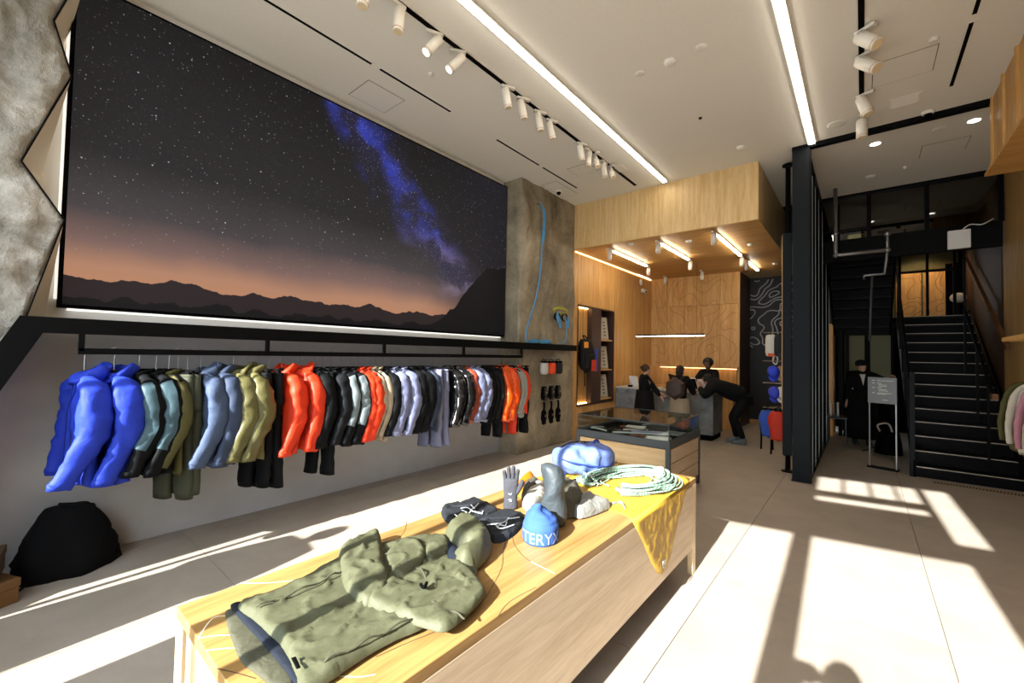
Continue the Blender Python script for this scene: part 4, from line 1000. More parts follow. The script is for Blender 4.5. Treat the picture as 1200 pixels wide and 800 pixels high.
B('housing', (-4.18, 9.67, 2.135), (-2.64, 9.70, 2.17), 'black', pd); B('diffuser', (-4.18, 9.67, 2.12), (-2.64, 9.70, 2.135), 'lamp_strip', pd)
for x in (-4.0, -2.8): MB().tube([(x, 9.685, 2.17), (x, 9.685, 3.72)], .0025, 5).build('wire', 'black', pd)
def tablet(c, rz, label, tilt=60, w=.19, h=.26, scr='#1a1e22'):
    t = thing('tablet', label, 'tablet', (*c, .963), R(rz), 'tablets on the till counter')
    s, co = math.sin(R(tilt)), math.cos(R(tilt))
    def sl(d, z0, z1, x): return [(-x, z0 * co + d * s, z0 * s + .02 - d * co), (x, z0 * co + d * s, z0 * s + .02 - d * co), (x, z1 * co + d * s, z1 * s + .02 - d * co), (-x, z1 * co + d * s, z1 * s + .02 - d * co)]
    a, b = sl(0, 0, h, w / 2), sl(.014, 0, h, w / 2)
    MB().add(a + b, [(0, 1, 2, 3), (7, 6, 5, 4), (0, 4, 5, 1), (1, 5, 6, 2), (2, 6, 7, 3), (3, 7, 4, 0)]).build('body', 'white', t)
    MB().add(sl(-.002, .02, h - .02, w / 2 - .015), [(0, 1, 2, 3)]).build('display', plain('tablet_glass' + scr, scr, .2), t)
    MB().bar((0, .02 + .1 * co, .10), (0, .14, .004), .05, .008).build('stand', 'offwhite_metal', t); B('foot', (-.06, .02, 0), (.06, .16, .006), 'offwhite_metal', t)
tablet((-2.50, 9.22), 170, 'white tablet on a stand facing the staff, leant over by the bending person')
tablet((-2.66, 9.12), 60, 'white tablet turned edge on beside the standing staff member', 70)
tablet((-4.02, 9.25), 190, 'tablet with pale back at the counter end by the oak wall')
pr = thing('card_terminal', 'black card terminal on the counter beside the coat sleeve', 'card terminal', (-4.05, 9.10, .963), R(15))
B('body', (-.05, -.09, 0), (.05, .09, .04), 'blacker', pr, .008); B('screen', (-.035, .0, .04), (.035, .07, .043), plain('terminal_blue', '#3f3fb0', .3), pr)
for i in range(9): B('key', (-.034 + (i % 3) * .025, -.075 + (i // 3) * .022, .04), (-.016 + (i % 3) * .025, -.06 + (i // 3) * .022, .044), 'grey_frame', pr)
for i in range(3):
    o = MB().box((-.13, -.18, 0), (.13, .18, .012)).build('folded_bag', plain('paper_kraft%d' % i, ('#8b7a5e', '#a08c6c', '#746650')[i], .8), bevel=.003); o.location = (-3.25 + .02 * i, 9.4, .963 + .0125 * i); o.rotation_euler = (0, 0, R(6 * i))
    tag(o, ('flat kraft paper bag at the bottom of the counter pile', 'flat kraft paper bag in the middle of the counter pile', 'flat kraft paper bag on top of the counter pile')[i], 'paper bag', 'paper bags on the counter')

# ================================================================== PEOPLE
def skin_obj(nodes, edges, sub=1, root=None):
    names = list(nodes); ix = {n: i for i, n in enumerate(names)}
    me = bpy.data.meshes.new('sk'); me.from_pydata([nodes[n][0] for n in names], [(ix[a], ix[b]) for a, b in edges], [])
    o = bpy.data.objects.new('sk', me); COL.objects.link(o)
    o.modifiers.new('skin', 'SKIN').use_smooth_shade = True
    sk = me.skin_vertices[0].data
    for n in names:
        r = nodes[n][1]; sk[ix[n]].radius = r if isinstance(r, tuple) else (r, r); sk[ix[n]].use_root = (n == (root or names[0]))
    m = o.modifiers.new('sub', 'SUBSURF'); m.levels = sub; m.render_levels = sub
    bpy.context.view_layer.update()
    out = bpy.data.meshes.new_from_object(o.evaluated_get(bpy.context.evaluated_depsgraph_get()))
    bpy.data.objects.remove(o); return out
def addmesh(m, me):
    m.add([tuple(v.co) for v in me.vertices], [tuple(p.vertices) for p in me.polygons]); return m
def ik(a, b, l1, l2, pole):
    a, b = Vector(a), Vector(b); d = b - a; L = min(d.length, (l1 + l2) * .999); d.normalize(); b = a + d * L
    x = (l1 * l1 - l2 * l2 + L * L) / (2 * L); h = math.sqrt(max(0, l1 * l1 - x * x)); p = Vector(pole); p = (p - d * p.dot(d)).normalized()
    return a + d * x + p * h, b
def head_mesh(c, fwd, upv, s=1.0):
    """skull, jaw, nose, lips and ears; fwd is where the face looks"""
    f = Vector(fwd).normalized(); u = Vector(upv); u = (u - f * u.dot(f)).normalized(); r = f.cross(u); c = Vector(c); m = MB()
    rings = []
    for z, w, fr, bk in ((-.118, .012, .060, -.02), (-.108, .032, .076, .005), (-.085, .050, .084, .030), (-.055, .060, .086, .06), (-.02, .069, .086, .082), (.02, .074, .084, .095), (.055, .073, .082, .095), (.085, .062, .068, .082), (.105, .042, .045, .058), (.116, .01, .01, .02)):
        ring = []
        for j in range(20):
            a = 2 * math.pi * j / 20; ca, sa = math.cos(a), math.sin(a)
            ring.append(c + s * (r * (w * sa) + f * ((fr if ca > 0 else bk) * ca) + u * z))
        rings.append(ring)
    m.rings(rings)
    P = lambda x, y, z: c + s * (r * x + f * y + u * z)
    m.add([P(0, .084, .012), P(-.016, .080, -.036), P(.016, .080, -.036), P(0, .112, -.032)], [(0, 1, 3), (0, 3, 2), (1, 2, 3), (0, 2, 1)])
    m.tube([P(-.022, .078, -.062), P(0, .090, -.060), P(.022, .078, -.062)], [.004 * s, .007 * s, .004 * s], 6)
    for sd in (-1, 1):
        m.tube([P(sd * .068, -.005, .018), P(sd * .078, -.012, .012), P(sd * .076, -.008, -.028), P(sd * .066, .0, -.036)], [.008 * s, .011 * s, .010 * s, .005 * s], 6)
    eyes = []
    for sd in (-1, 1): eyes.append(P(sd * .031, .077, .010))
    return m, eyes, P
def hand_mesh(m, w, d, side, curl=.5, s=1.0):
    """palm and five bent fingers from the wrist w along d; side points to the thumb"""
    d = Vector(d).normalized(); t = Vector(side); t = (t - d * t.dot(d)).normalized(); n = d.cross(t); w = Vector(w)
    m.tube([w - d * .02, w + d * .02, w + d * .06, w + d * .092], [.025 * s, .034 * s, .038 * s, .034 * s], 10, flat=(1, 1)) if False else m.rings([[w + d * q * s + t * (a * math.cos(k)) * s + n * (b * math.sin(k)) * s for k in [2 * math.pi * j / 10 for j in range(10)]] for q, a, b in ((-.02, .024, .02), (.02, .034, .016), (.06, .040, .014), (.09, .038, .011))])
    for i, L in enumerate((.068, .078, .072, .056)):
        o = w + (d * .082 + t * (.030 - .020 * i)) * s; pts = [o]; ang = 0; dd = d
        for k, f in enumerate((.45, .3, .25)):
            ang += curl * (.6, .8, .7)[k]; dd = d * math.cos(ang) + n * math.sin(ang) * -1; pts.append(pts[-1] + dd * L * f * s)
        m.tube(pts, [.0092 * s, .0088 * s, .008 * s, .0055 * s], 7)
    o = w + (d * .025 + t * .03) * s
    m.tube([o, o + (d * .022 + t * .022) * s, o + (d * .048 + t * .030 - n * .012 * curl) * s, o + (d * .068 + t * .028 - n * .02 * curl) * s], [.012 * s, .011 * s, .0095 * s, .006 * s], 7)
SKIN = {'light': plain('skin_light', '#d3a488', .6), 'brown': plain('skin_brown', '#5f3e2c', .6)}
def person(label, loc, rz, H=1.7, lean=0.0, hl=None, hr=None, face=(0, -1, 0), headoff=(0, 0, 0), skin='light', top='#0c0d0f', legs='#0d0e10', shoes='#3a4044', hair='#1a1311', hairtype='short', coat=0.0, wide=False, stance=.11, step=0.0, curl=.5, bulk=1.0, hip=None):
    s = H / 1.75; t = thing('person', label, 'person', loc, R(rz))
    V = Vector; hipz = .93 * s if hip is None else hip
    def tor(d, x=0, y=0): return V((x * s, -math.sin(lean) * d * s + y * s * math.cos(lean), hipz + math.cos(lean) * d * s + y * s * math.sin(lean)))
    pel, wst, cst, nk = tor(0), tor(.16), tor(.38), tor(.55)
    hipshift = V((0, .10 * math.sin(lean), 0)); pel = pel + hipshift; wst = wst + hipshift * .6
    hd = nk + V((0, -math.sin(lean * .8) * .07 - .03, math.cos(lean * .8) * .065)) * s + V(headoff)
    N = {'pel': (pel, .075 * s), 'wst': (wst, .07 * s), 'cst': (cst, .065 * s), 'nk0': (tor(.52), .05 * s), 'nk': (nk + (hd - nk) * .25, .052 * s), 'hd': (hd - V((0, 0, .04 * s)), .05 * s)}
    E = [('pel', 'wst'), ('wst', 'cst'), ('cst', 'nk0'), ('nk0', 'nk'), ('nk', 'hd')]
    arms = {}; legsN = {}
    for sd, tgt in ((-1, hr), (1, hl)):
        k = 'R' if sd < 0 else 'L'; sh = tor(.485, sd * .17)
        tg = V(tgt) if tgt else sh + V((sd * .06, -.03, -.56 * s))
        el, wr_ = ik(sh, tg, .29 * s, .26 * s, V((sd * .5, .7, -.5)))
        N['sh' + k] = (cst * .3 + sh * .7, .03 * s); N['el' + k] = (el, .033 * s); N['fa' + k] = ((el * .6 + wr_ * .4), .032 * s); N['wr' + k] = (wr_, .026 * s)
        E += [('cst', 'sh' + k), ('sh' + k, 'el' + k), ('el' + k, 'fa' + k), ('fa' + k, 'wr' + k)]; arms[k] = (sh, el, wr_)
        hp = pel + V((sd * .085 * s, 0, -.06 * s)); ft = V((sd * stance * s, sd * step + .02, .085 * s)); kn, an = ik(hp, ft, .42 * s, .42 * s, V((0, -1, 0)))
        N['hp' + k] = (hp, .088 * s); N['kn' + k] = (kn, .058 * s); N['cf' + k] = (kn * .6 + an * .4 + V((0, .015, 0)), .053 * s); N['an' + k] = (an, .038 * s)
        E += [('pel', 'hp' + k), ('hp' + k, 'kn' + k), ('kn' + k, 'cf' + k), ('cf' + k, 'an' + k)]; legsN[k] = (hp, kn, an)
    body = MB(); addmesh(body, skin_obj(N, E, 1, 'pel'))
    up_ = V((0, -math.sin(lean * .3), math.cos(lean * .3))); hm, eyes, P = head_mesh(hd + V((0, -.01, .055)) * s, face, up_, s); body.add(hm.v, hm.f)
    for k, sd in (('R', -1), ('L', 1)):
        sh, el, wr_ = arms[k]; hand_mesh(body, wr_, wr_ - el, V((-sd, -.4, .4)), curl, s)
    body.build('body', SKIN[skin], t, True)
    em = MB()
    for e in eyes: em.ball(e, .0105 * s, 8, 6)
    em.build('eyes', 'blacker', t, True)
    g = 1.22 * bulk; TR = dict(pel=.13, wst=.135, cst=.155, nk0=.085, shL=.092, elL=.068, faL=.060, shR=.092, elR=.068, faR=.060)
    TN = {n: (N[n][0], TR[n] * s * bulk) for n in ('pel', 'wst', 'cst', 'nk0', 'shL', 'elL', 'faL', 'shR', 'elR', 'faR')}
    for k in 'LR': TN['sh' + k] = (arms[k][0], TR['shL'] * s * bulk)
    TN['pel'] = (pel - (wst - pel) * .35, .13 * s * bulk)
    for k in 'LR': sh, el, wr_ = arms[k]; TN['wr' + k] = (el + (wr_ - el) * .93, .042 * s)
    TE = [e for e in E if e[0] in TN and e[1] in TN]
    addmesh(MB(), me_ := skin_obj(TN, TE, 1, 'pel')); link('top', me_, cloth('person_top_' + top, top, .85, .4, spec=.2), t, True)
    lm = cloth('person_legs_' + legs, legs, .85, .4, spec=.2)
    if not wide:
        LN = {'pel': (pel, (.15 * s, .115 * s))}; LE = []
        for k in 'LR':
            for n, r in (('hp', .105), ('kn', .076), ('cf', .068), ('an', .058)): LN[n + k] = (N[n + k][0], r * s)
            LE += [('pel', 'hp' + k), ('hp' + k, 'kn' + k), ('kn' + k, 'cf' + k), ('cf' + k, 'an' + k)]
        link('trousers', skin_obj(LN, LE, 1, 'pel'), lm, t, True)
    else:
        mm = MB(); rows = []
        for k in range(9):
            q = k / 8; z = hipz + .06 * s - (hipz - .06 * s) * q; r = (.20 + .07 * q) * s
            rows.append([(pel.x + r * (1 + .07 * math.cos(14 * a) * q) * math.cos(a), pel.y + r * .8 * (1 + .07 * math.cos(14 * a) * q) * math.sin(a), z) for a in [2 * math.pi * j / 56 for j in range(56)]])
        mm.rings(rows).build('wide_trousers', lm, t, True)
    if coat:
        rows = []
        for k in range(8):
            q = k / 7; z = hipz + .18 * s - coat * q; r = (.20 + .06 * q) * s * bulk
            rows.append([(pel.x + r * 1.1 * (1 + .03 * math.sin(5 * a + 2 * q)) * math.cos(a), pel.y + r * .85 * math.sin(a), z) for a in [2 * math.pi * j / 28 for j in range(28)]])
        MB().rings(rows).build('coat_skirt', MATS['person_top_' + top], t, True)
    for k in 'LR':
        an = legsN[k][2]; sh_ = MB(); x, y = an.x, an.y
        sh_.rings([[(x + w * math.cos(a) * s, y + (cy + l * math.sin(a)) * s, z * s) for a in [2 * math.pi * j / 14 for j in range(14)]] for z, w, l, cy in ((0.0, .044, .13, -.075), (.03, .046, .132, -.075), (.055, .042, .11, -.06), (.085, .040, .065, -.015), (.12, .042, .05, .0))])
        sh_.build('shoe', plain('shoe_' + shoes, shoes, .7), t, True)
    hmat = plain('hair_' + hair, hair, .8, grain=.25, gs=90); f = V(face).normalized(); hc = hd + V((0, -.01, .055)) * s; hb = MB()
    if hairtype == 'afro': hb.ball(hc + up_ * .055 * s - f * .02, .115 * s, 18, 12, (1, 1, .95))
    else: hb.ball(hc + up_ * .026 * s - f * .026 * s, .098 * s, 18, 12, (.90, 1.0, 1.0))
    vs2 = []
    for v in hb.v:
        v = V(v); q = 1 + .05 * fbm(v * 30, 2); c0 = hc + up_ * .04 * s - f * .02; vs2.append(tuple(c0 + (v - c0) * q))
    hb.v = vs2
    # keep the face free
    keep = []
    for fc in hb.f:
        c0 = sum((V(hb.v[i]) for i in fc), V()) / len(fc) - hc
        if c0.dot(f) > .045 * s and c0.dot(up_) < .068 * s: continue
        if c0.dot(up_) < -.07 * s: continue
        keep.append(fc)
    hb.f = keep
    if hairtype == 'bob': hb.ball(hc - f * .045 * s - up_ * .055 * s, .085 * s, 14, 10, (1, .8, 1))
    if hairtype == 'bun': hb.ball(hc - f * .12 * s + up_ * .03 * s, .04 * s, 12, 8)
    hb.build('hair', hmat, t, True)
    if hairtype == 'cap':
        cb = MB().ball(hc + up_ * .045 * s - f * .01, .104 * s, 18, 10, (1, 1.08, .75)); cb.build('cap', plain('cap_black', '#0f1012', .8), t, True)
        r_ = f.cross(up_); pts = [hc + up_ * .05 * s + f * .09 * s + r_ * x * s - f * (x * x * 3) * s for x in (-.07, -.035, 0, .035, .07)]
        q2 = [p + f * .065 * s - up_ * .012 * s - f * abs(i - 2) * .012 for i, p in enumerate(pts)]
        mq = MB(); mq.v = [tuple(p) for p in pts + q2] + [tuple(p - up_ * .008) for p in pts + q2]
        for i in range(4): mq.f += [(i, i + 1, i + 6, i + 5), (i + 10, i + 15, i + 16, i + 11), (i + 5, i + 6, i + 16, i + 15)]
        mq.build('cap_peak', plain('cap_black', '#0f1012', .8), t, True)
    return t, dict(hd=hd, cst=cst, pel=pel, hc=hc, tor=tor, P=P, s=s)

# shopper in a black coat, turned towards the staff
w1, i1 = person('person in a short black coat and blue jeans standing at the counter', (-3.42, 8.36, 0), 128, H=1.52, hl=(.02, -.34, .90), hr=(-.12, -.30, .84), face=(.25, -1, -.12), legs='#4d5a6a', hair='#3d2619', hairtype='bun', coat=.46, bulk=1.08)
w2, i2 = person('person with a brown backpack and wide beige trousers at the counter', (-2.74, 8.42, 0), 176, H=1.52, hl=(.14, -.36, .90), hr=(-.16, -.32, .92), face=(-.2, -1, -.2), legs='#9c8f78', hair='#241813', hairtype='bob', wide=True, bulk=1.2)
bb = MB()
hexa = [(.20 * math.cos(a), .22 * math.sin(a)) for a in [math.pi / 6 + math.pi / 3 * j for j in range(6)]]
lay = [[(x * q, y, z * q) for x, z in hexa] for y, q in ((0, .92), (.05, 1.0), (.09, .93), (.12, .7), (.13, .1))]
bb.rings(lay); c_ = i2['tor'](.30)
bo = bb.build('backpack', plain('leather_brown', '#33211a', .55, grain=.2, gs=12), smooth=False, bevel=0)
bo.location = (-2.74 + .01, 8.42 - .235, c_.z - .01); bo.rotation_euler = (0, 0, math.pi); tag(bo, 'dark brown hexagonal backpack worn by the person in beige trousers', 'backpack')
for sx in (-1, 1):
    ss = MB().tube(spline([(sx * .07, .0, .14), (sx * .09, -.06, .20), (sx * .1, -.16, .20), (sx * .11, -.2, .1)], 5), .014, 6, flat=(1, .4)).build('strap', MATS['leather_brown'], bo, True)
w3, i3 = person('person with afro hair and black sweater standing behind the counter', (-2.62, 9.98, 0), 0, H=1.64, hl=(.14, -.42, 1.04), hr=(-.20, -.42, 1.02), face=(-.05, -1, -.45), skin='brown', hair='#120e0c', hairtype='afro', lean=.1)
gl = MB(); P_ = i3['P']
for sd in (-1, 1): gl.tube([P_(sd * .031 + .022 * math.cos(a), .088, .010 + .017 * math.sin(a)) for a in [2 * math.pi * j / 12 for j in range(13)]], .002, 5)
gl.tube([P_(-.009, .09, .012), P_(.009, .09, .012)], .002, 5); gl.build('eyeglasses', 'chrome', w3)
w4, i4 = person('person in black bending over the counter end', (-1.86, 9.18, 0), -78, H=1.76, lean=1.15, hl=(.13, -.70, 1.08), hr=(-.10, -.66, 1.06), face=(-.5, -.5, -.75), shoes='#5d686b', hair='#0f0d0c', bulk=1.4, stance=.09, step=.06, hip=.92, headoff=(0.0, .05, -.05))
hm_ = MB().ball(i4['tor'](.50) + Vector((0, .06, .06)), .10, 12, 8, (1.1, .8, .7)); hm_.build('hood', MATS['person_top_#0c0d0f'], w4, True)
w5, i5 = person('person in a long black coat and black cap beside the stairs', (-0.03, 10.92, 0), 14, H=1.70, face=(.3, -1, -.05), hairtype='cap', coat=.95, hl=(.40, -.22, 1.32), bulk=1.05, curl=.3)
MB().add([tuple(i5['tor'](.42, -.03) + Vector((0, -.125, 0))), tuple(i5['tor'](.50, -.05) + Vector((0, -.09, 0))), tuple(i5['tor'](.50, .05) + Vector((0, -.09, 0))), tuple(i5['tor'](.27, .0) + Vector((0, -.135, 0)))], [(0, 1, 2, 3)]).build('shirt_collar', 'white', w5)
# people out of the frame whose shadows fall on the floor
ph, ip = person('person with raised hands standing close to the glazed shop front', (0.02, -.22, 0), 180, H=1.80, hl=(.10, -.10, 1.62), hr=(-.10, -.10, 1.62), lean=0)
p7, _ = person('person in dark clothes standing at the left shop window', (-3.62, -0.98, 0), 180, H=1.74, bulk=1.28, coat=.95, hl=(.2, -.12, .95), hr=(-.2, -.12, .95))
p8, _ = person('person in dark clothes standing at the right shop window', (0.66, -0.12, 0), 180, H=1.90, bulk=1.35)
# ================================================================== STEEL POST, GLASS SCREEN, STAIRS
po = thing('steel_post', 'tall dark blue steel post under the ceiling beam', 'post')
B('shaft', (-.747, 6.92, 0.0), (-.544, 7.02, 4.545), 'steel', po, .004); B('edge_strip', (-.543, 6.925, .0), (-.531, 6.94, 4.5), 'black', po)
B('base_plate', (-.757, 6.91, 0), (-.534, 7.03, .012), 'black', po)
dp = thing('display_post', 'narrow steel display board on a black pole with round foot', 'display stand')
B('board', (-.915, 7.36, .25), (-.80, 7.39, 3.52), 'steel', dp, .003)
MB().cyl((-.855, 7.44, 0), (-.855, 7.44, 4.52), .034).build('pole', 'black', dp, True)
MB().lathe([(.085, 0), (.085, .012), (.04, .02), (.036, .05)], (-.855, 7.44, 0)).build('foot', 'black', dp); MB().lathe([(.036, -.06), (.075, -.05), (.075, -.025)], (-.855, 7.44, 4.6)).build('flange', 'black', dp)
B('oak_edge', (-.925, 7.36, .9), (-.916, 7.39, 3.5), 'oak', dp)
for z in (2.06, 1.62, 1.28, .90):
    for y in (7.55, 7.68): MB().tube([(-.89, 7.44, z), (-.89, y, z), (-1.2, y, z)], .006, 6).build('prong', 'chrome', dp, True)

gsn = struct(B('wall_glass_screen', (-.62, 7.02, 4.48), (-.57, 11.2, 4.6), 'black'), 'glazed screen with black mullions beside the stairs')
for i, y in enumerate((7.35, 7.85, 8.5, 9.3, 10.3, 11.15)):
    B('mullion', (-.625, y, 0), (-.555, y + .05, 4.5), 'black', gsn); B('bright_strip', (-.556, y + .01, .02), (-.548, y + .02, 4.3), 'galv', gsn)
    if i < 5: B('pane', (-.60, y + .05, .05), (-.592, (7.85, 8.5, 9.3, 10.3, 11.15)[i], 4.48), 'dark_glass', gsn)
B('sill', (-.63, 7.02, 0), (-.55, 11.2, .05), 'black', gsn)

st = thing('staircase', 'straight flight of black steel stairs rising to the landing', 'stairs')
SX0, SX1 = .585, 1.60; S0, RUN, Z0, RISE = 8.46, .265, .147, .187
tread_m = plain('tread_black', '#0a0b0c', .45, spec=.12, grain=.1, gs=30); nose_m = plain('nosing_metal', '#b5ac9c', .4, metal=.3)
for i in range(14):
    y = S0 + RUN * i; z = Z0 + RISE * i
    B('tread', (SX0, y, z - .03), (SX1, y + RUN + .02, z), tread_m, st); B('riser', (SX0, y + .015, max(0, z - RISE)), (SX1, y + .025, z - .03), 'black', st)
    B('nosing', (SX0 + .005, y - .004, z - .006), (SX1 - .005, y + .02, z + .003), nose_m, st)
for x0, x1 in ((SX0 - .03, SX0), (SX1, SX1 + .03)):
    MB().prism([(S0 - .04, 0), (S0 + .30, 0), (S0 + 14 * RUN, Z0 + 13 * RISE - .22), (S0 + 14 * RUN, Z0 + 13 * RISE + .12), (S0 - .04, Z0 + .10)], 0, x0, x1).build('stringer', 'black', st)
B('newel', (.515, 8.42, 0), (.575, 8.47, 1.50), 'steel', st, .003)
def hrail(name, x, p, q, w, h, mat): MB().bar((x, *p), (x, *q), w, h, (0, 0, 1)).build(name, mat, st, bevel=.004)
hrail('handrail', .545, (8.44, 1.15), (11.9, 3.60), .035, .05, 'black'); hrail('handrail', 1.57, (9.0, 1.87), (12.1, 3.72), .05, .07, 'walnut')
for i in range(1, 6): MB().bar((.545, 8.44 + .6 * i, 0.2 + .42 * i), (.545, 8.44 + .6 * i, 1.13 + .425 * i), .012, .03, (1, 0, 0)).build('baluster', 'black', st)
hrail('handrail', 1.33, (8.4, 1.22), (10.4, 2.55), .03, .045, 'black'); B('rail_end', (1.30, 8.30, 1.17), (1.36, 8.42, 1.25), 'walnut', st, .004)
for y, z0, z1 in ((10.35, 1.4, 3.45), (9.4, .75, 1.9), (8.7, .3, 1.42)): B('rail_post', (1.315, y, z0), (1.345, y + .03, z1), 'black', st)
ld = thing('stair_landing', 'dark landing at the head of the stairs', 'landing')
B('slab', (.40, 12.15, 2.40), (1.62, 13.22, 2.57), 'black', ld); B('edge', (.40, 12.13, 2.50), (1.62, 12.15, 2.58), 'blacker', ld)

# return flight seen from below
s2 = thing('upper_staircase', 'upper flight of black stairs seen from underneath', 'stairs')
for i in range(8):
    y = 11.85 - .265 * i; z = 2.35 + .175 * i
    B('tread', (-.48, y - .265, z), (.42, y, z + .025), tread_m, s2); B('riser', (-.48, y - .008, z - .15), (.42, y, z), 'black', s2)
for x in (-.52, .42): MB().prism([(11.95, 2.2), (11.95, 2.55), (9.65, 4.08), (9.65, 3.65)], 0, x, x + .04).build('stringer', 'black', s2)

# mezzanine front
mz = struct(B('wall_mezzanine', (-.62, 9.5, 3.42), (1.62, 9.6, 3.80), 'black'), 'black beam and smoked glass of the mezzanine')
for x0, x1 in ((-.58, .06), (.12, .78), (.84, 1.60)): B('pane', (x0, 9.545, 3.80), (x1, 9.553, 4.55), 'dark_glass', mz)
for x in (-.62, .06, .78, 1.58): B('mullion', (x, 9.52, 3.80), (x + .06, 9.58, 4.58), 'black', mz)
B('head', (-.62, 9.5, 4.55), (1.62, 9.6, 4.6), 'black', mz); B('mid_rail', (-.62, 9.53, 3.96), (.1, 9.57, 3.99), 'black', mz)
B('back_board', (-.6, 11.6, 3.85), (1.6, 11.65, 4.62), plain('mezz_grey', '#3c3d3d', .7), mz)
lp = thing('pendant_lamp', 'small glowing lampshade behind the mezzanine glass', 'lamp')
B('shade', (-.22, 10.6, 4.03), (-.02, 10.75, 4.13), emis('shade_glow', '#ffdca0', 1.2), lp, .01); MB().tube([(-.12, 10.67, 4.13), (-.12, 10.67, 4.62)], .004, 5).build('cord', 'black', lp)

# upstairs room behind the landing
up_w = struct(B('wall_upstairs', (.42, 13.30, 2.57), (1.62, 13.38, 4.6), plain('upstairs_olive', '#55502a', .6, grain=.1, gs=6)), 'olive glazed wall above the oak panels upstairs')
for x0, x1 in ((.60, 1.02), (1.06, 1.42)): B('panel', (x0, 13.26, 2.60), (x1, 13.30, 3.72), 'oak', up_w)
contours('contour_lines', .62, 1.40, 2.6, 3.7, 13.258, (-.3, -.1, .1, .3), .010, MATS['engraved_line'], up_w, 7.7, 1.6, 1.2)
for x in (.60, 1.03, 1.43): B('mullion', (x, 12.4, 2.57), (x + .045, 12.45, 4.5), 'black', up_w)
B('rail', (.45, 12.4, 3.55), (1.45, 12.44, 3.60), 'black', up_w); B('door', (1.36, 12.75, 2.57), (1.62, 12.80, 3.75), 'blacker', up_w)
l_ = bpy.data.lights.new('landing_downlight', 'SPOT'); l_.energy = 60; l_.color = (1, .72, .42); l_.spot_size = R(110); l_.spot_blend = .6; l_.shadow_soft_size = .06
lo = bpy.data.objects.new('landing_downlight', l_); COL.objects.link(lo); lo.location = (1.0, 12.7, 4.45)
gb = thing('floor_cushion', 'round beige cushion on the landing by the handrail', 'cushion', (1.52, 12.55, 2.57)); MB().ball((0, 0, .42), .13, 16, 10, (1, 1, .8)).build('shade', 'cream', gb, True); MB().cyl((0, 0, 0), (0, 0, .34), .02).build('stem', 'black', gb)
gb.name = 'globe_lamp'; gb['label'] = 'round beige globe lamp on the landing by the handrail'; gb['category'] = 'lamp'

# space under the stairs
wn = struct(B('window_1', (-.36, 12.78, .9), (.52, 12.82, 2.25), emis('garden_daylight', '#3b3a22', .3)), 'rear window with a dim green view')
for x in (-.36, .05, .10, .5): B('frame', (x - .02, 12.74, .0), (x + .03, 12.80, 2.4), 'black', wn)
B('rail', (-.6, 12.72, 2.24), (.55, 12.78, 2.34), 'black', wn); B('light_gap', (-.62, 12.76, 1.0), (-.57, 12.78, 1.18), emis('daylight_gap', '#ffffff', 1.5), wn); B('light_gap', (-.24, 12.76, .95), (-.16, 12.775, 1.25), MATS['daylight_gap'], wn)
B('light_gap', (.30, 12.76, 1.0), (.38, 12.775, 1.12), MATS['daylight_gap'], wn)
struct(B('wall_oak_strip', (-.60, 11.6, 0), (-.50, 12.0, 2.45), 'oak'), 'oak panel end under the upper stairs')
for x in (-.42, -.30): struct(B('column', (x, 11.75, 0), (x + .07, 11.85, 2.4), 'black'), 'thin black column under the upper stairs')
bn_ = thing('low_table', 'low grey framed side table under the stairs', 'table', (-.40, 10.75, 0))
B('top', (-.16, -.25, .50), (.16, .25, .53), 'grey_frame', bn_, .003)
for x in (-.15, .13):
    for y in (-.24, .22): B('leg', (x, y, 0), (x + .02, y + .02, .50), 'grey_frame', bn_)
for i in range(3):
    o = MB().box((-.015, -.1, 0), (.015, .1, .27)).build('magazine', plain('magazine_%d' % i, ('#d9d9d4', '#24282c', '#cfcfc8')[i], .5), bevel=.001); o.location = (-.50 + .055 * i, 10.78, .531); tag(o, ('white spined magazine at the table end near the glass screen', 'dark spined magazine between two white ones', 'white spined magazine nearest the person in the cap')[i], 'magazine', 'magazines on the low table')
sk_ = thing('floor_bag', 'slumped black bag on the floor behind the sign stand', 'bag', (.34, 10.15, 0))
MB().rings([[((.19 - .06 * q ** 2) * (1 + .08 * math.sin(3 * a + 2 * q)) * math.cos(a), (.15 - .04 * q) * math.sin(a), .40 * q) for a in [2 * math.pi * j / 20 for j in range(20)]] for q in (0, .05, .3, .6, .85, 1)]).build('body', 'blacker', sk_, True)
MB().tube(spline([(-.1, -.05, .38), (-.14, -.05, .50), (.0, -.05, .54), (.06, -.05, .39)], 5), .015, 6).build('handle', 'cream', sk_, True); MB().tube(spline([(-.19, 0, .1), (-.28, 0, .03), (-.36, -.05, .01)], 5), .01, 6).build('strap', 'blacker', sk_, True)
sg = thing('sign_stand', 'grey notice board on two thin legs before the stairs', 'sign', (.23, 8.68, 0), R(-14))
B('base', (-.185, -.06, 0), (.185, .06, .022), 'black', sg, .002)
for x in (-.165, .15): B('leg', (x, -.01, .022), (x + .016, .01, 1.02), 'chrome', sg)
B('board', (-.175, -.016, 1.0), (.17, .012, 1.40), plain('sign_grey', '#7d8284', .5), sg, .002)
rnd = random.Random(2)
for k, (z, x0, x1) in enumerate(((1.345, -.06, .13), (1.305, -.06, -.01), (1.28, -.04, .05), (1.26, -.04, .06), (1.235, -.06, -.01), (1.21, -.04, .05), (1.19, -.04, .07), (1.155, -.06, .11), (1.138, -.06, .05), (1.05, .0, .07))):
    x = x0; tx = MB()
    while x < x1: w = rnd.uniform(.006, .016); tx.box((x, -.018, z), (min(x1, x + w), -.016, z + .009)); x += w + .004
    tx.build('text_line', 'white', sg)
for z in (1.345, 1.305, 1.235, 1.155): B('bullet', (-.12, -.018, z), (-.09, -.016, z + .009), 'white', sg)

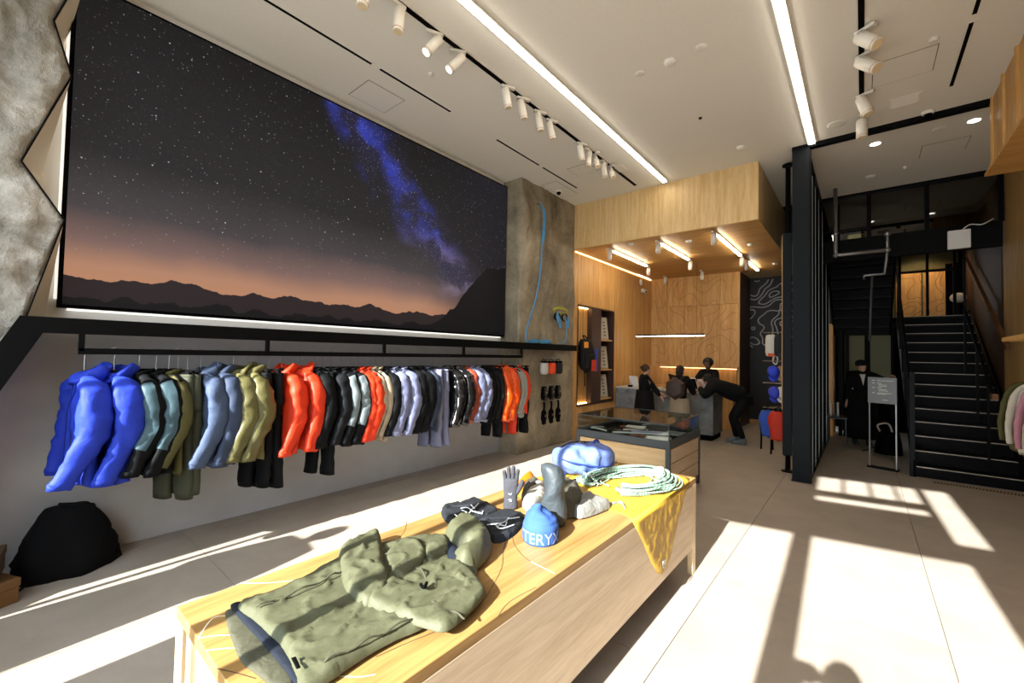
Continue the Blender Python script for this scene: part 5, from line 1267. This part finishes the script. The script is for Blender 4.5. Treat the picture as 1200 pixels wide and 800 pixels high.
# pipework and panel near the stair head
pp = thing('sprinkler_pipe', 'galvanised sprinkler pipe dropping from the ceiling by the stairs', 'pipe')
y_ = 9.05; MB().tube([(-.353, y_, 4.6), (-.353, y_, 3.50), (-.34, y_, 3.46), (-.31, y_, 3.445), (.31, y_, 3.445)], .03, 10).build('main_pipe', 'galv', pp, True)
MB().tube([(.31, y_, 3.445), (.31, y_, 3.70)], .022, 10).build('riser', 'galv', pp, True); MB().tube([(.31, y_, 3.445), (.30, y_ + .05, 3.3), (.27, y_, 3.06), (.02, y_, 3.06), (.02, y_, 3.0)], .02, 10).build('branch', 'galv', pp, True)
MB().tube([(.12, y_, 3.06), (.085, y_ + .02, 1.98)], .018, 10).build('drop', 'grey_frame', pp, True)
for c in ((-.353, y_, 3.445), (.31, y_, 3.445), (-.353, y_, 3.82), (.31, y_, 3.70)): MB().ball(c, .042, 10, 8).build('fitting', 'galv', pp, True)
wp = thing('wireless_panel', 'white square panel hanging with a cable above the stairs', 'panel')
B('body', (1.03, 9.40, 3.42), (1.28, 9.45, 3.71), 'white', wp, .008); MB().cyl((1.15, 9.43, 3.71), (1.15, 9.43, 3.80), .012).build('bracket', 'black', wp)
MB().tube(spline([(1.2, 9.44, 3.72), (1.28, 9.44, 3.78), (1.40, 9.44, 3.76), (1.52, 9.46, 3.83)], 6), .008, 6).build('cable', 'offwhite_metal', wp, True)

# ================================================================== THINGS ON THE DISPLAY POST
def daypack(loc, rz, label, col, s=1.0, kind='pack', grp='packs on the display post'):
    t = thing('backpack', label, 'backpack', loc, R(rz), grp); f = cloth('pack_' + col, col, .7, .5, spec=.3, sc=14)
    rg = []
    for k in range(15):
        q = k / 14; z = -.52 * q * s; w = .15 * s * (math.sin(math.pi * min(1, .12 + q * .95)) ** .35); d = .085 * s * (math.sin(math.pi * min(1, .1 + q * .9)) ** .4)
        rg.append([(w * sup(a)[0] * (1 + wrinkle((w * math.cos(a), d * math.sin(a), z), 5, .02) / .1), d * sup(a)[1] - .08 * s, z) for a in [2 * math.pi * j / 24 for j in range(24)]])
    MB().rings(rg).build('body', f, t, True)
    MB().rings([[(.11 * s * sup(a)[0], .05 * s * sup(a)[1] - .155 * s, z * s) for a in [2 * math.pi * j / 18 for j in range(18)]] for z in (-.22, -.24, -.42, -.45)]).build('front_pocket', f, t, True)
    MB().tube(spline([(-.04 * s, -.08 * s, 0), (-.03 * s, -.04 * s, .05 * s), (.03 * s, -.04 * s, .05 * s), (.04 * s, -.08 * s, 0)], 5), .009 * s, 6).build('haul_loop', 'blacker', t, True)
    for x in (-.09, .09): MB().tube(spline([(x * s, .0, -.05 * s), (x * 1.1 * s, .05 * s, -.22 * s), (x * s, .01, -.45 * s), (x * 1.05 * s, .0, -.72 * s)], 5), .014 * s, 6, flat=(1, .35)).build('strap', 'blacker', t, True)
    return t
daypack((-1.15, 7.62, .86), 20, 'blue backpack hanging lowest on the display post', '#2a4ca0', .85); daypack((-1.0, 7.56, .86), 12, 'orange red backpack beside the blue one on the display post', '#b53019', .92)
def cap(loc, rx, rz, label, col):
    t = thing('cap', label, 'cap', loc, R(rz), 'caps on the display post'); f = cloth('cap_' + col, col, .8, .3, spec=.2)
    a_ = R(rx); ro = lambda p: (p[0], p[1] * math.cos(a_) - p[2] * math.sin(a_), p[1] * math.sin(a_) + p[2] * math.cos(a_))
    m = MB().rings([[(.085 * math.cos(h) * math.cos(a), .10 * math.cos(h) * math.sin(a), .10 * math.sin(h)) for a in [2 * math.pi * j / 20 for j in range(20)]] for h in (0, .3, .6, .9, 1.2, 1.45, 1.56)]); m.v = [ro(p) for p in m.v]; m.build('crown', f, t, True)
    m = MB(); pts = [(.075 * math.sin(q), -.09 - .0 * q, .0) for q in (-1.2, -.6, 0, .6, 1.2)]
    m.rings([[ (.08 * math.sin(q) * k, -.07 - .085 * math.cos(q) * (k2), -.02 * k2 + dz) for q in (-1.3, -.65, 0, .65, 1.3)] for k, k2, dz in ((1, .0, 0), (.98, .5, 0), (.9, 1, 0), (.9, 1, -.006), (1, .0, -.006))], closed=False); m.v = [ro(p) for p in m.v]; m.build('peak', f, t, True)
    MB().ball(ro((0, 0, .10)), .008, 8, 6).build('button', f, t, True); return t
cap((-1.07, 7.62, 1.45), 70, 35, 'royal blue cap on the upper cap prong', '#3346c0'); cap((-.97, 7.7, 1.45), 70, 35, 'tan cap half hidden by the blue one', '#a98a66')
cap((-1.06, 7.62, 1.13), 70, 35, 'royal blue and red cap on the lower cap prong', '#3a45b4'); cap((-.97, 7.66, 1.13), 70, 35, 'off white cap on the lower cap prong', '#c9c6be')
def pouchbag(loc, label, col, trim):
    t = thing('sling_bag', label, 'bag', loc, R(20), 'sling bags on the display post'); f = cloth('sling_' + col, col, .7, .4)
    MB().rings([[(.075 * s_ * sup(a)[0], .05 * s_ * sup(a)[1], -.34 * q) for a in [2 * math.pi * j / 20 for j in range(20)]] for q, s_ in ((0, .5), (.04, .85), (.2, 1), (.8, 1), (.96, .85), (1, .5))]).build('body', f, t, True)
    B('trim', (-.05, -.055, -.34), (.05, -.02, -.29), plain('trim_' + trim, trim, .6), t, .006); MB().tube(spline([(.03, 0, -.3), (.09, 0, -.36), (.07, 0, -.46), (.03, 0, -.42), (.04, 0, -.33)], 5), .012, 6).build('strap', f, t, True)
    MB().tube([(0, 0, 0), (0, .02, .04)], .006, 6).build('loop', 'blacker', t)
pouchbag((-1.10, 7.62, 2.03), 'off white sling bag with orange base on the top prong', '#c9c3b6', '#cf5a30'); pouchbag((-.98, 7.60, 2.03), 'black sling bag beside the off white one', '#17181a', '#202224')

# ================================================================== RIGHT HAND RACK
rr = thing('wall_rack', 'oak shelf with a black clothes rail on the right wall', 'rack')
B('shelf', (1.03, 4.2, 1.86), (1.75, 6.15, 1.90), 'oak', rr, .003); B('rail', (1.235, 4.2, 1.66), (1.265, 6.25, 1.69), 'black', rr, .002)
for y in (4.5, 6.0): B('bracket', (1.24, y, 1.69), (1.26, y + .03, 1.86), 'black', rr)
for y, c, lab in ((6.12, 'moss', 'moss green top at the end of the right hand rail'), (5.86, 'cream', 'cream top between the moss and pink ones'), (5.56, 'pink', 'dusty pink top on the right hand rail')):
    garment(y, 'shirt', c, lab, .84, -30, rx=1.27, rzz=1.67, group='tops on the right hand rail', fwd=.0, thick=1.8, out=1.08)

# ================================================================== PILLAR DISPLAY
PX = -4.30
rp2 = thing('climbing_rope', 'blue climbing rope hung down the pillar and heaped on the shelf', 'rope'); bl = plain('rope_blue', '#4f93c4', .8, grain=.2, gs=150)
rnd = random.Random(3); m = MB()
m.tube(spline([(PX + .02, 5.84, 4.27), (PX + .06, 5.90, 4.05), (PX + .05, 5.87, 3.6), (PX + .05, 5.85, 3.2), (PX + .05, 5.78, 2.8), (PX + .05, 5.66, 2.45), (PX + .05, 5.50, 2.1), (PX + .05, 5.48, 1.87), (PX + .06, 5.7, 1.85)], 8), .0125, 6)
for q in range(2): m.tube(spline([(PX + .02, 5.86, 4.25), (PX + .06, 5.92 + .02 * q, 4.1), (PX + .06, 5.91, 3.75 - .1 * q), (PX + .05, 5.87, 3.6)], 6), .011, 6)
for i in range(16):
    cy = rnd.uniform(5.6, 6.12); m.tube([(PX + .035 + .045 * math.sin(a + i), cy + rnd.uniform(.9, 1) * .14 * math.cos(a), 1.848 + .008 * (i % 6) + .012 * (1 + math.sin(2 * a + i))) for a in [2 * math.pi * j / 14 for j in range(15)]], .010, 6)
m.build('strand', bl, rp2, True); MB().cyl((PX - .06, 5.84, 4.27), (PX + .03, 5.84, 4.27), .02).build('anchor', 'chrome', rp2)
hn = thing('climbing_harness', 'yellow and black climbing harness with quickdraws on the pillar', 'harness')
yb = plain('webbing_yellow', '#a8a83a', .8)
MB().tube([(PX + .04 + .03 * math.sin(a), 6.5 + .22 * math.cos(a), 2.46 + .045 * math.sin(a)) for a in [2 * math.pi * j / 20 for j in range(21)]], .026, 6, flat=(1, .4)).build('waist_belt', yb, hn, True)
for y in (6.38, 6.62): MB().tube([(PX + .05, y + .09 * math.cos(a), 2.34 + .07 * math.sin(a)) for a in [2 * math.pi * j / 16 for j in range(17)]], .018, 6, flat=(1, .4)).build('leg_loop', 'blacker', hn, True)
for y, z in ((6.36, 2.28), (6.42, 2.2), (6.70, 2.22)): MB().tube(spline([(PX + .07, y, z + .14), (PX + .08, y - .02, z), (PX + .08, y + .03, z - .05), (PX + .07, y + .02, z + .1)], 4), .014, 6).build('quickdraw', bl, hn, True)
MB().tube(spline([(PX + .07, 6.62, 2.35), (PX + .08, 6.66, 2.1), (PX + .08, 6.62, 1.92), (PX + .07, 6.5, 1.86)], 6), .010, 6).build('lanyard', bl, hn, True); MB().cyl((PX - .06, 6.5, 2.51), (PX + .06, 6.5, 2.51), .012).build('peg', 'chrome', hn)
def hookrow(z, ys, fn):
    for i, y in enumerate(ys): fn(y, z, i)
def chalkbag(y, z, i):
    c = ('#b9b9b6', '#e04a22', '#15171a')[i]; t = thing('chalk_bag', ('grey', 'orange', 'black')[i] + ' chalk bag hanging in the top row on the pillar', 'bag', (PX + .07, y, z), 0, 'chalk bags on the pillar'); f = cloth('chalk_' + c, c, .8, .4)
    MB().rings([[(.065 * s_ * math.cos(a), .085 * s_ * math.sin(a), zz) for a in [2 * math.pi * j / 18 for j in range(18)]] for zz, s_ in ((-.02, .8), (-.05, 1), (-.16, 1.02), (-.21, .9), (-.22, .5))]).build('body', f, t, True)
    MB().rings([[(.06 * math.cos(a), .078 * math.sin(a), zz) for a in [2 * math.pi * j / 18 for j in range(18)]] for zz in (-.02, .01)]).build('rim', 'blacker', t, True); MB().tube(spline([(0, -.06, .0), (-.02, 0, .05), (0, .06, .0)], 4), .006, 6).build('cord', 'blacker', t); MB().tube([(-.12, 0, .05), (.03, 0, .05), (.035, 0, .06)], .005, 6).build('peg', 'chrome', t)
def shoe(y, z, i):
    t = thing('climbing_shoe', ('black climbing shoe hanging nearest the clothes rail', 'black climbing shoe hanging between two others', 'black climbing shoe hanging nearest the oak wall')[i], 'shoe', (PX + .07, y, z), 0, 'climbing shoes on the pillar')
    MB().rings([[(.05 * s_ * math.cos(a), .075 * s_ * math.sin(a) + .01 * q, -.02 - .24 * q) for a in [2 * math.pi * j / 18 for j in range(18)]] for q, s_ in ((0, .55), (.1, .85), (.4, 1), (.75, 1.1), (.95, .8), (1, .35))]).build('upper', 'blacker', t, True)
    MB().rings([[(.02 + .035 * math.cos(a), .06 * s_ * math.sin(a), -.04 - .2 * q) for a in [2 * math.pi * j / 14 for j in range(14)]] for q, s_ in ((0, .7), (.5, .9), (1, .7))]).build('sole', plain('shoe_sole', '#26221d', .7), t, True); MB().ball((.05, 0, -.12), .018, 8, 6).build('logo', plain('shoe_badge', '#8a7a50', .6), t); MB().tube([(-.12, 0, 0), (.02, 0, 0)], .005, 6).build('peg', 'chrome', t)
def belay(y, z, i):
    t = thing('belay_glove', ('black strapped glove hanging nearest the clothes rail', 'black strapped glove hanging between two others', 'black strapped glove hanging nearest the oak wall')[i], 'glove', (PX + .07, y, z), 0, 'strapped gloves on the pillar')
    MB().tube(spline([(0, 0, .0), (0, .01, -.08), (0, 0, -.16)], 4), .022, 8, flat=(1, .5)).build('strap', 'blacker', t, True)
    MB().rings([[(.04 * s_ * math.cos(a), .06 * s_ * math.sin(a), -.14 - .22 * q) for a in [2 * math.pi * j / 16 for j in range(16)]] for q, s_ in ((0, .5), (.2, 1), (.7, 1.1), (1, .6))]).build('palm', 'blacker', t, True)
    for k in range(4): MB().tube([(.0, -.045 + .03 * k, -.32), (.01, -.05 + .033 * k, -.40 + .01 * abs(k - 1.5))], [.014, .009], 8).build('finger', 'blacker', t, True)
    MB().box((.03, -.02, -.26), (.045, .02, -.22)).build('buckle', plain('brass_dark', '#6f5a45', .4, metal=.5), t); MB().tube([(-.12, 0, 0), (.02, 0, 0)], .005, 6).build('peg', 'chrome', t)
hookrow(1.53, (5.97, 6.2, 6.42), chalkbag); hookrow(1.12, (5.98, 6.2, 6.4), shoe); hookrow(.84, (5.98, 6.2, 6.42), belay)

# ================================================================== OAK NICHE
nb = daypack((-4.47, 7.63, 1.98), 84, 'black backpack with orange flap hanging in the oak niche', '#0c0d10', 1.35); nb['group'] = ''
del nb['group']
for nm, c, a, b in (('flap', '#e0902a', (-4.27, 7.38, 1.80), (-4.25, 7.52, 1.92)), ('patch', '#cf3a22', (-4.195, 7.56, 1.34), (-4.185, 7.74, 1.56)), ('strap_patch', '#2b4fc0', (-4.24, 7.78, 1.32), (-4.22, 7.86, 1.80))):
    q = B(nm, tuple(Vector(a)), tuple(Vector(b)), plain('niche_' + nm, c, .7)); q.parent = nb; q.matrix_parent_inverse = (Matrix.Translation(nb.location) @ Matrix.Rotation(nb.rotation_euler.z, 4, 'Z')).inverted()
for i, (z, c1, c2, lab) in enumerate(((2.02, '#b0402a', '#d8d4cb', 'red and white framed print on the top niche ledge'), (1.36, '#e0ddd6', '#1f1c1c', 'white framed print with dark figure on the middle niche ledge'), (.72, '#2f4a9a', '#c9452e', 'blue and red framed print on the lowest niche ledge'))):
    B('ledge', (-4.80, 8.33, z - .04), (-4.42, 8.90, z - .01), 'oak', wl)
    t = thing('framed_print', lab, 'picture', (-4.52, 8.60, z - .009), R(-28), 'framed prints in the oak niche')
    t.rotation_euler = (0, R(-9), R(-20))
    B('frame', (-.012, -.20, 0), (.012, .20, .52), plain('frame_pale', '#9a8f7e', .6), t, .003); B('image', (.012, -.17, .03), (.015, -.03, .49), plain('print_a%d' % i, c1, .6), t); B('mount', (.012, -.02, .03), (.0145, .18, .49), plain('print_m%d' % i, '#aaa498', .6), t); B('figure', (.0145, -.14, .10), (.017, -.07, .36), plain('print_b%d' % i, c2, .6), t)
    for k in range(5): B('lettering', (.0145, .05, .08 + k * .075), (.0155, .12, .12 + k * .075), plain('print_text', '#6a625a', .6), t)
hk = thing('wire_hanger', 'thin wire hook on a cord in the oak niche', 'hook'); MB().tube(spline([(-4.45, 7.63, 2.64), (-4.45, 7.63, 2.3), (-4.45, 7.63, 2.06)], 4), .004, 6).build('wire', 'black', hk)

# ================================================================== BLACK BAG AND TAN BOXES ON THE FLOOR
fb = thing('fabric_heap', 'big black fabric bag slumped against the grey wall', 'bag', (-4.52, .36, 0))
rg = []
for q in [k / 12 for k in range(13)]:
    z = .47 * q; w = .25 * (1 - q ** 2.2 * .62) + .02; d = .19 * (1 - q ** 2 * .7)
    rg.append([(d * math.cos(a) * (1 + wrinkle((math.cos(a) * .3, math.sin(a) * .3, z), 2.2, .025) / .15), (w * math.sin(a)) * (1 + wrinkle((math.cos(a) * .3, math.sin(a) * .3, z), 6.2, .02) / .15) - .02 * q, z) for a in [2 * math.pi * j / 32 for j in range(32)]])
bkm = cloth('bag_black', '#0b0c0e', .9, .5, spec=.15); MB().rings(rg).build('body', bkm, fb, True)
MB().prism([(-.06, .49), (.08, .46), (.13, .44), (.10, .36), (-.10, .40)], 0, -.04, .05).build('top_fold', bkm, fb); MB().tube(spline([(.15, -.2, .03), (.20, -.24, .012), (.23, -.28, .01)], 4), .008, 6).build('strap', bkm, fb)
for i, (x, y, z, rz, c, lab) in enumerate(((-4.22, -.09, 0, 25, '#6a4a24', 'tan leather boot box lowest by the slanted rack end'), (-4.30, -.13, .16, -8, '#4c3a22', 'dark brown box on top of the tan one'))):
    t = thing('shoe_box', lab, 'box', (x, y, z), R(rz), 'boxes beside the black bag'); B('tray', (-.13, -.17, 0), (.13, .17, .10), plain('box_%d' % i, c, .7), t, .004); B('lid', (-.135, -.175, .10), (.135, .175, .155), plain('box_lid_%d' % i, c, .6), t, .004)

# ================================================================== CEILING LAMPS AND FITTINGS
def linear(x, y0, y1, label):
    t = thing('linear_lamp', label, 'lamp'); B('housing', (x - .045, y0, 4.57), (x + .045, y1, 4.599), 'offwhite_metal', t); B('diffuser', (x - .032, y0 + .01, 4.557), (x + .032, y1 - .01, 4.57), 'lamp_strip', t)
linear(-2.53, .4, 6.95, 'long white linear ceiling lamp ending at the oak canopy'); linear(-.52, .6, 6.88, 'long white linear ceiling lamp ending at the black beam')
def track(x, segs, label):
    t = thing('lamp_track', label, 'track'); 
    for y0, y1 in segs: B('channel', (x - .022, y0, 4.585), (x + .022, y1, 4.5995), 'blacker', t); B('flange', (x - .034, y0 - .01, 4.594), (x + .034, y1 + .01, 4.5998), 'offwhite_metal', t)
track(-3.0, ((.4, 6.85),), 'recessed lamp track above the clothes rail'); track(0.0, ((1.0, 6.7),), 'recessed lamp track near the stairs')
def spot(x, y, z, az, tilt, label, group, L=.21, r=.045, on=False):
    t = thing('spot_lamp', label, 'lamp', (x, y, z), R(az), group)
    B('adapter', (-.022, -.11, -.03), (.022, .05, 0), 'offwhite_metal', t, .003); MB().cyl((0, 0, -.03), (0, 0, -.075), .012).build('stem', 'offwhite_metal', t)
    d = Vector((0, -math.sin(R(tilt)), -math.cos(R(tilt)))); c = Vector((0, 0, -.07)) - d * .03
    b = MB().cyl(c, c + d * L, r, n=20).build('barrel', 'offwhite_metal', t, True, bevel=.004); MB().cyl(c + d * (L - .012), c + d * (L + .0015), r * .78, n=20).build('lens', 'spot_face' if on else plain('lens_dim', '#d8c6a0', .3), b)
    MB().tube([c + d * (L - .02) + (d.orthogonal().normalized() * r * math.cos(a) + d.cross(d.orthogonal().normalized()) * r * math.sin(a)) for a in [2 * math.pi * j / 20 for j in range(21)]], .003, 5).build('ring', plain('copper_ring', '#b27a5a', .4), b)
    return t
ORD = ('first', 'second', 'third', 'fourth', 'fifth', 'sixth', 'seventh', 'eighth', 'ninth', 'tenth', 'eleventh', 'twelfth', 'thirteenth'); ordn = 0; gL = 'spot lamps on the left track'
for y, az, ti, on in ((1.72, 0, 8, 0), (2.04, 0, 5, 0), (2.45, -25, 35, 1), (2.74, -35, 38, 1), (3.41, 150, 12, 0), (3.68, 150, 14, 0), (4.01, 150, 12, 0), (4.25, 150, 16, 0), (4.99, 150, 12, 0), (5.24, 0, 5, 0), (5.41, 60, 30, 0), (5.67, 180, 22, 0), (5.89, 60, 32, 0)):
    ordn += 1; spot(-3.0, y, 4.588, az, ti, ('lit ' if on else 'white ') + 'spot lamp above the clothes rail, ' + ORD[13 - ordn] + ' from the oak canopy', gL, on=bool(on))
for i, (y, az, ti) in enumerate(((4.77, 60, 40), (5.17, 60, 42), (5.955, 70, 18), (6.51, 0, 4))): spot(0.0, y, 4.588, az, ti, 'white spot lamp on the track near the stairs, ' + ORD[3 - i] + ' from the black beam', 'spot lamps on the right track', .22, .055)
def canlamp(x, y0, y1, label, sp):
    t = thing('canopy_lamp', label, 'lamp', group='lamps under the oak canopy'); B('track', (x - .02, y0 - .1, 3.69), (x + .02, y1 + .1, 3.722), 'offwhite_metal', t); B('diffuser', (x - .018, y0, 3.665), (x + .018, y1, 3.69), emis('canopy_strip', '#fff0d6', 30.0), t)
canlamp(-3.72, 7.5, 9.1, 'white strip lamp under the canopy next to the oak wall', 0); canlamp(-2.78, 7.5, 9.0, 'white strip lamp in the middle of the canopy', 0); canlamp(-1.85, 7.5, 9.2, 'white strip lamp under the open edge of the canopy', 0); canlamp(-1.85, 10.0, 11.0, 'short white strip lamp by the black map wall', 0)
for x, y, wh in ((-3.72, 7.35, 'front end of the strip lamp beside the oak wall'), (-3.72, 9.25, 'back end of the strip lamp beside the oak wall'), (-2.78, 7.35, 'front end of the middle strip lamp'), (-2.78, 9.15, 'back end of the middle strip lamp'), (-1.85, 7.3, 'front end of the open edge strip lamp'), (-1.85, 9.35, 'back end of the open edge strip lamp'), (-1.85, 9.8, 'end of the short strip lamp'), (-3.9, 10.8, 'corner of the oak walls'), (-2.95, 10.6, 'middle of the oak back wall')): spot(x, y, 3.69 if x > -3.8 and y < 10 else 3.722, 0, 4, 'white cylinder spot at the ' + wh, 'spots under the canopy', .17, .042)
def disc(x, y, z, r, label, mat='white', cat='detector', h=.03, nm='smoke_detector'):
    t = thing(nm, label, cat, (x, y, z)); MB().lathe([(r, 0), (r, -h * .4), (r * .75, -h), (r * .1, -h)], n=20).build('body', mat, t, True); MB().cyl((0, 0, -h * .9), (0, 0, -h * 1.25), r * .4).build('sensor', 'offwhite_metal', t)
disc(-1.47, 4.15, CZ, .06, 'round white smoke detector in mid ceiling'); disc(-1.17, 4.14, CZ, .055, 'flat round sprinkler plate beside the smoke detector', 'ceil', 'sprinkler', .012, 'sprinkler'); disc(-1.30, 6.47, CZ, .055, 'round white detector near the canopy corner'); disc(-.24, 6.55, CZ, .10, 'large flat ceiling speaker beside the black beam', 'ceil', 'speaker', .008, 'ceiling_speaker')
disc(-1.53, 5.38, CZ, .02, 'tiny sensor on the open ceiling', 'black', 'sensor', .02, 'sensor'); disc(.51, 5.32, CZ, .035, 'small sensor beside the hatch near the stairs', 'offwhite_metal', 'sensor', .02, 'sensor'); disc(-3.51, 2.79, CZ, .03, 'small sensor above the clothes rail', 'offwhite_metal', 'sensor', .02, 'sensor'); disc(-1.78, 4.14, CZ, .05, 'flat round plate next to the long lamp', 'ceil', 'plate', .006, 'cover_plate')
disc(.10, 8.74, CZ, .06, 'white detector on the ceiling above the stairs'); disc(.75, 7.46, CZ, .07, 'beige sprinkler plate between the two downlights', 'ceil', 'sprinkler', .012, 'sprinkler'); disc(.50, 8.62, CZ, .025, 'small sensor over the stairs', 'offwhite_metal', 'sensor', .03, 'sensor')
for x, y in ((-3.27, 7.3), (-2.37, 7.7), (-1.56, 8.55), (-1.45, 10.6)): disc(x, y, 3.722, .05, 'white round detector on the canopy soffit at ' + {-3.27: 'the pillar end', -2.37: 'its middle', -1.56: 'its open corner', -1.45: 'the map wall'}[x])
for x, y, lab in ((.14, 7.46, 'round recessed downlight nearest the steel post'), (1.05, 7.44, 'round recessed downlight nearest the oak bulkhead')):
    t = thing('downlight', lab, 'lamp', (x, y, CZ), 0, 'downlights by the stairs'); MB().lathe([(.075, -.001), (.075, -.006), (.055, -.007)], n=24).build('trim', 'white', t); MB().lathe([(.055, -.0065), (.055, -.009), (.001, -.009)], n=24).build('lens', 'lamp', t)
def camera(x, y, z, label, wall=False):
    t = thing('security_camera', label, 'camera', (x, y, z)); 
    if wall: MB().cyl((0, 0, 0), (.06, 0, 0), .05).build('mount', 'white', t, True); MB().cyl((.06, 0, -.02), (.16, -.1, -.06), .04).build('housing', 'white', t, True); MB().cyl((.158, -.099, -.06), (.165, -.105, -.063), .025).build('lens', 'blacker', t)
    else: MB().lathe([(.06, 0), (.06, -.02), (.045, -.035)], n=20).build('mount', 'white', t, True); MB().ball((0, 0, -.045), .04, 14, 10).build('dome', 'blacker', t, True)
camera(.60, 6.86, CZ, 'white dome camera on the ceiling beside the black beam'); camera(-4.19, 6.27, CZ, 'small white dome camera above the pillar'); camera(-4.40, 10.5, 3.36, 'white wall camera high on the oak wall', True)
ws = thing('wall_speaker', 'round white speaker above the wall camera on the oak wall', 'speaker', (-4.398, 10.42, 3.56)); MB().tube([(0, 0, 0), (.02, 0, 0), (.035, 0, 0)], [.075, .075, .055], 20).build('body', 'white', ws, True); MB().tube([(.034, 0, 0), (.038, 0, 0)], .048, 18).build('grille', 'offwhite_metal', ws)
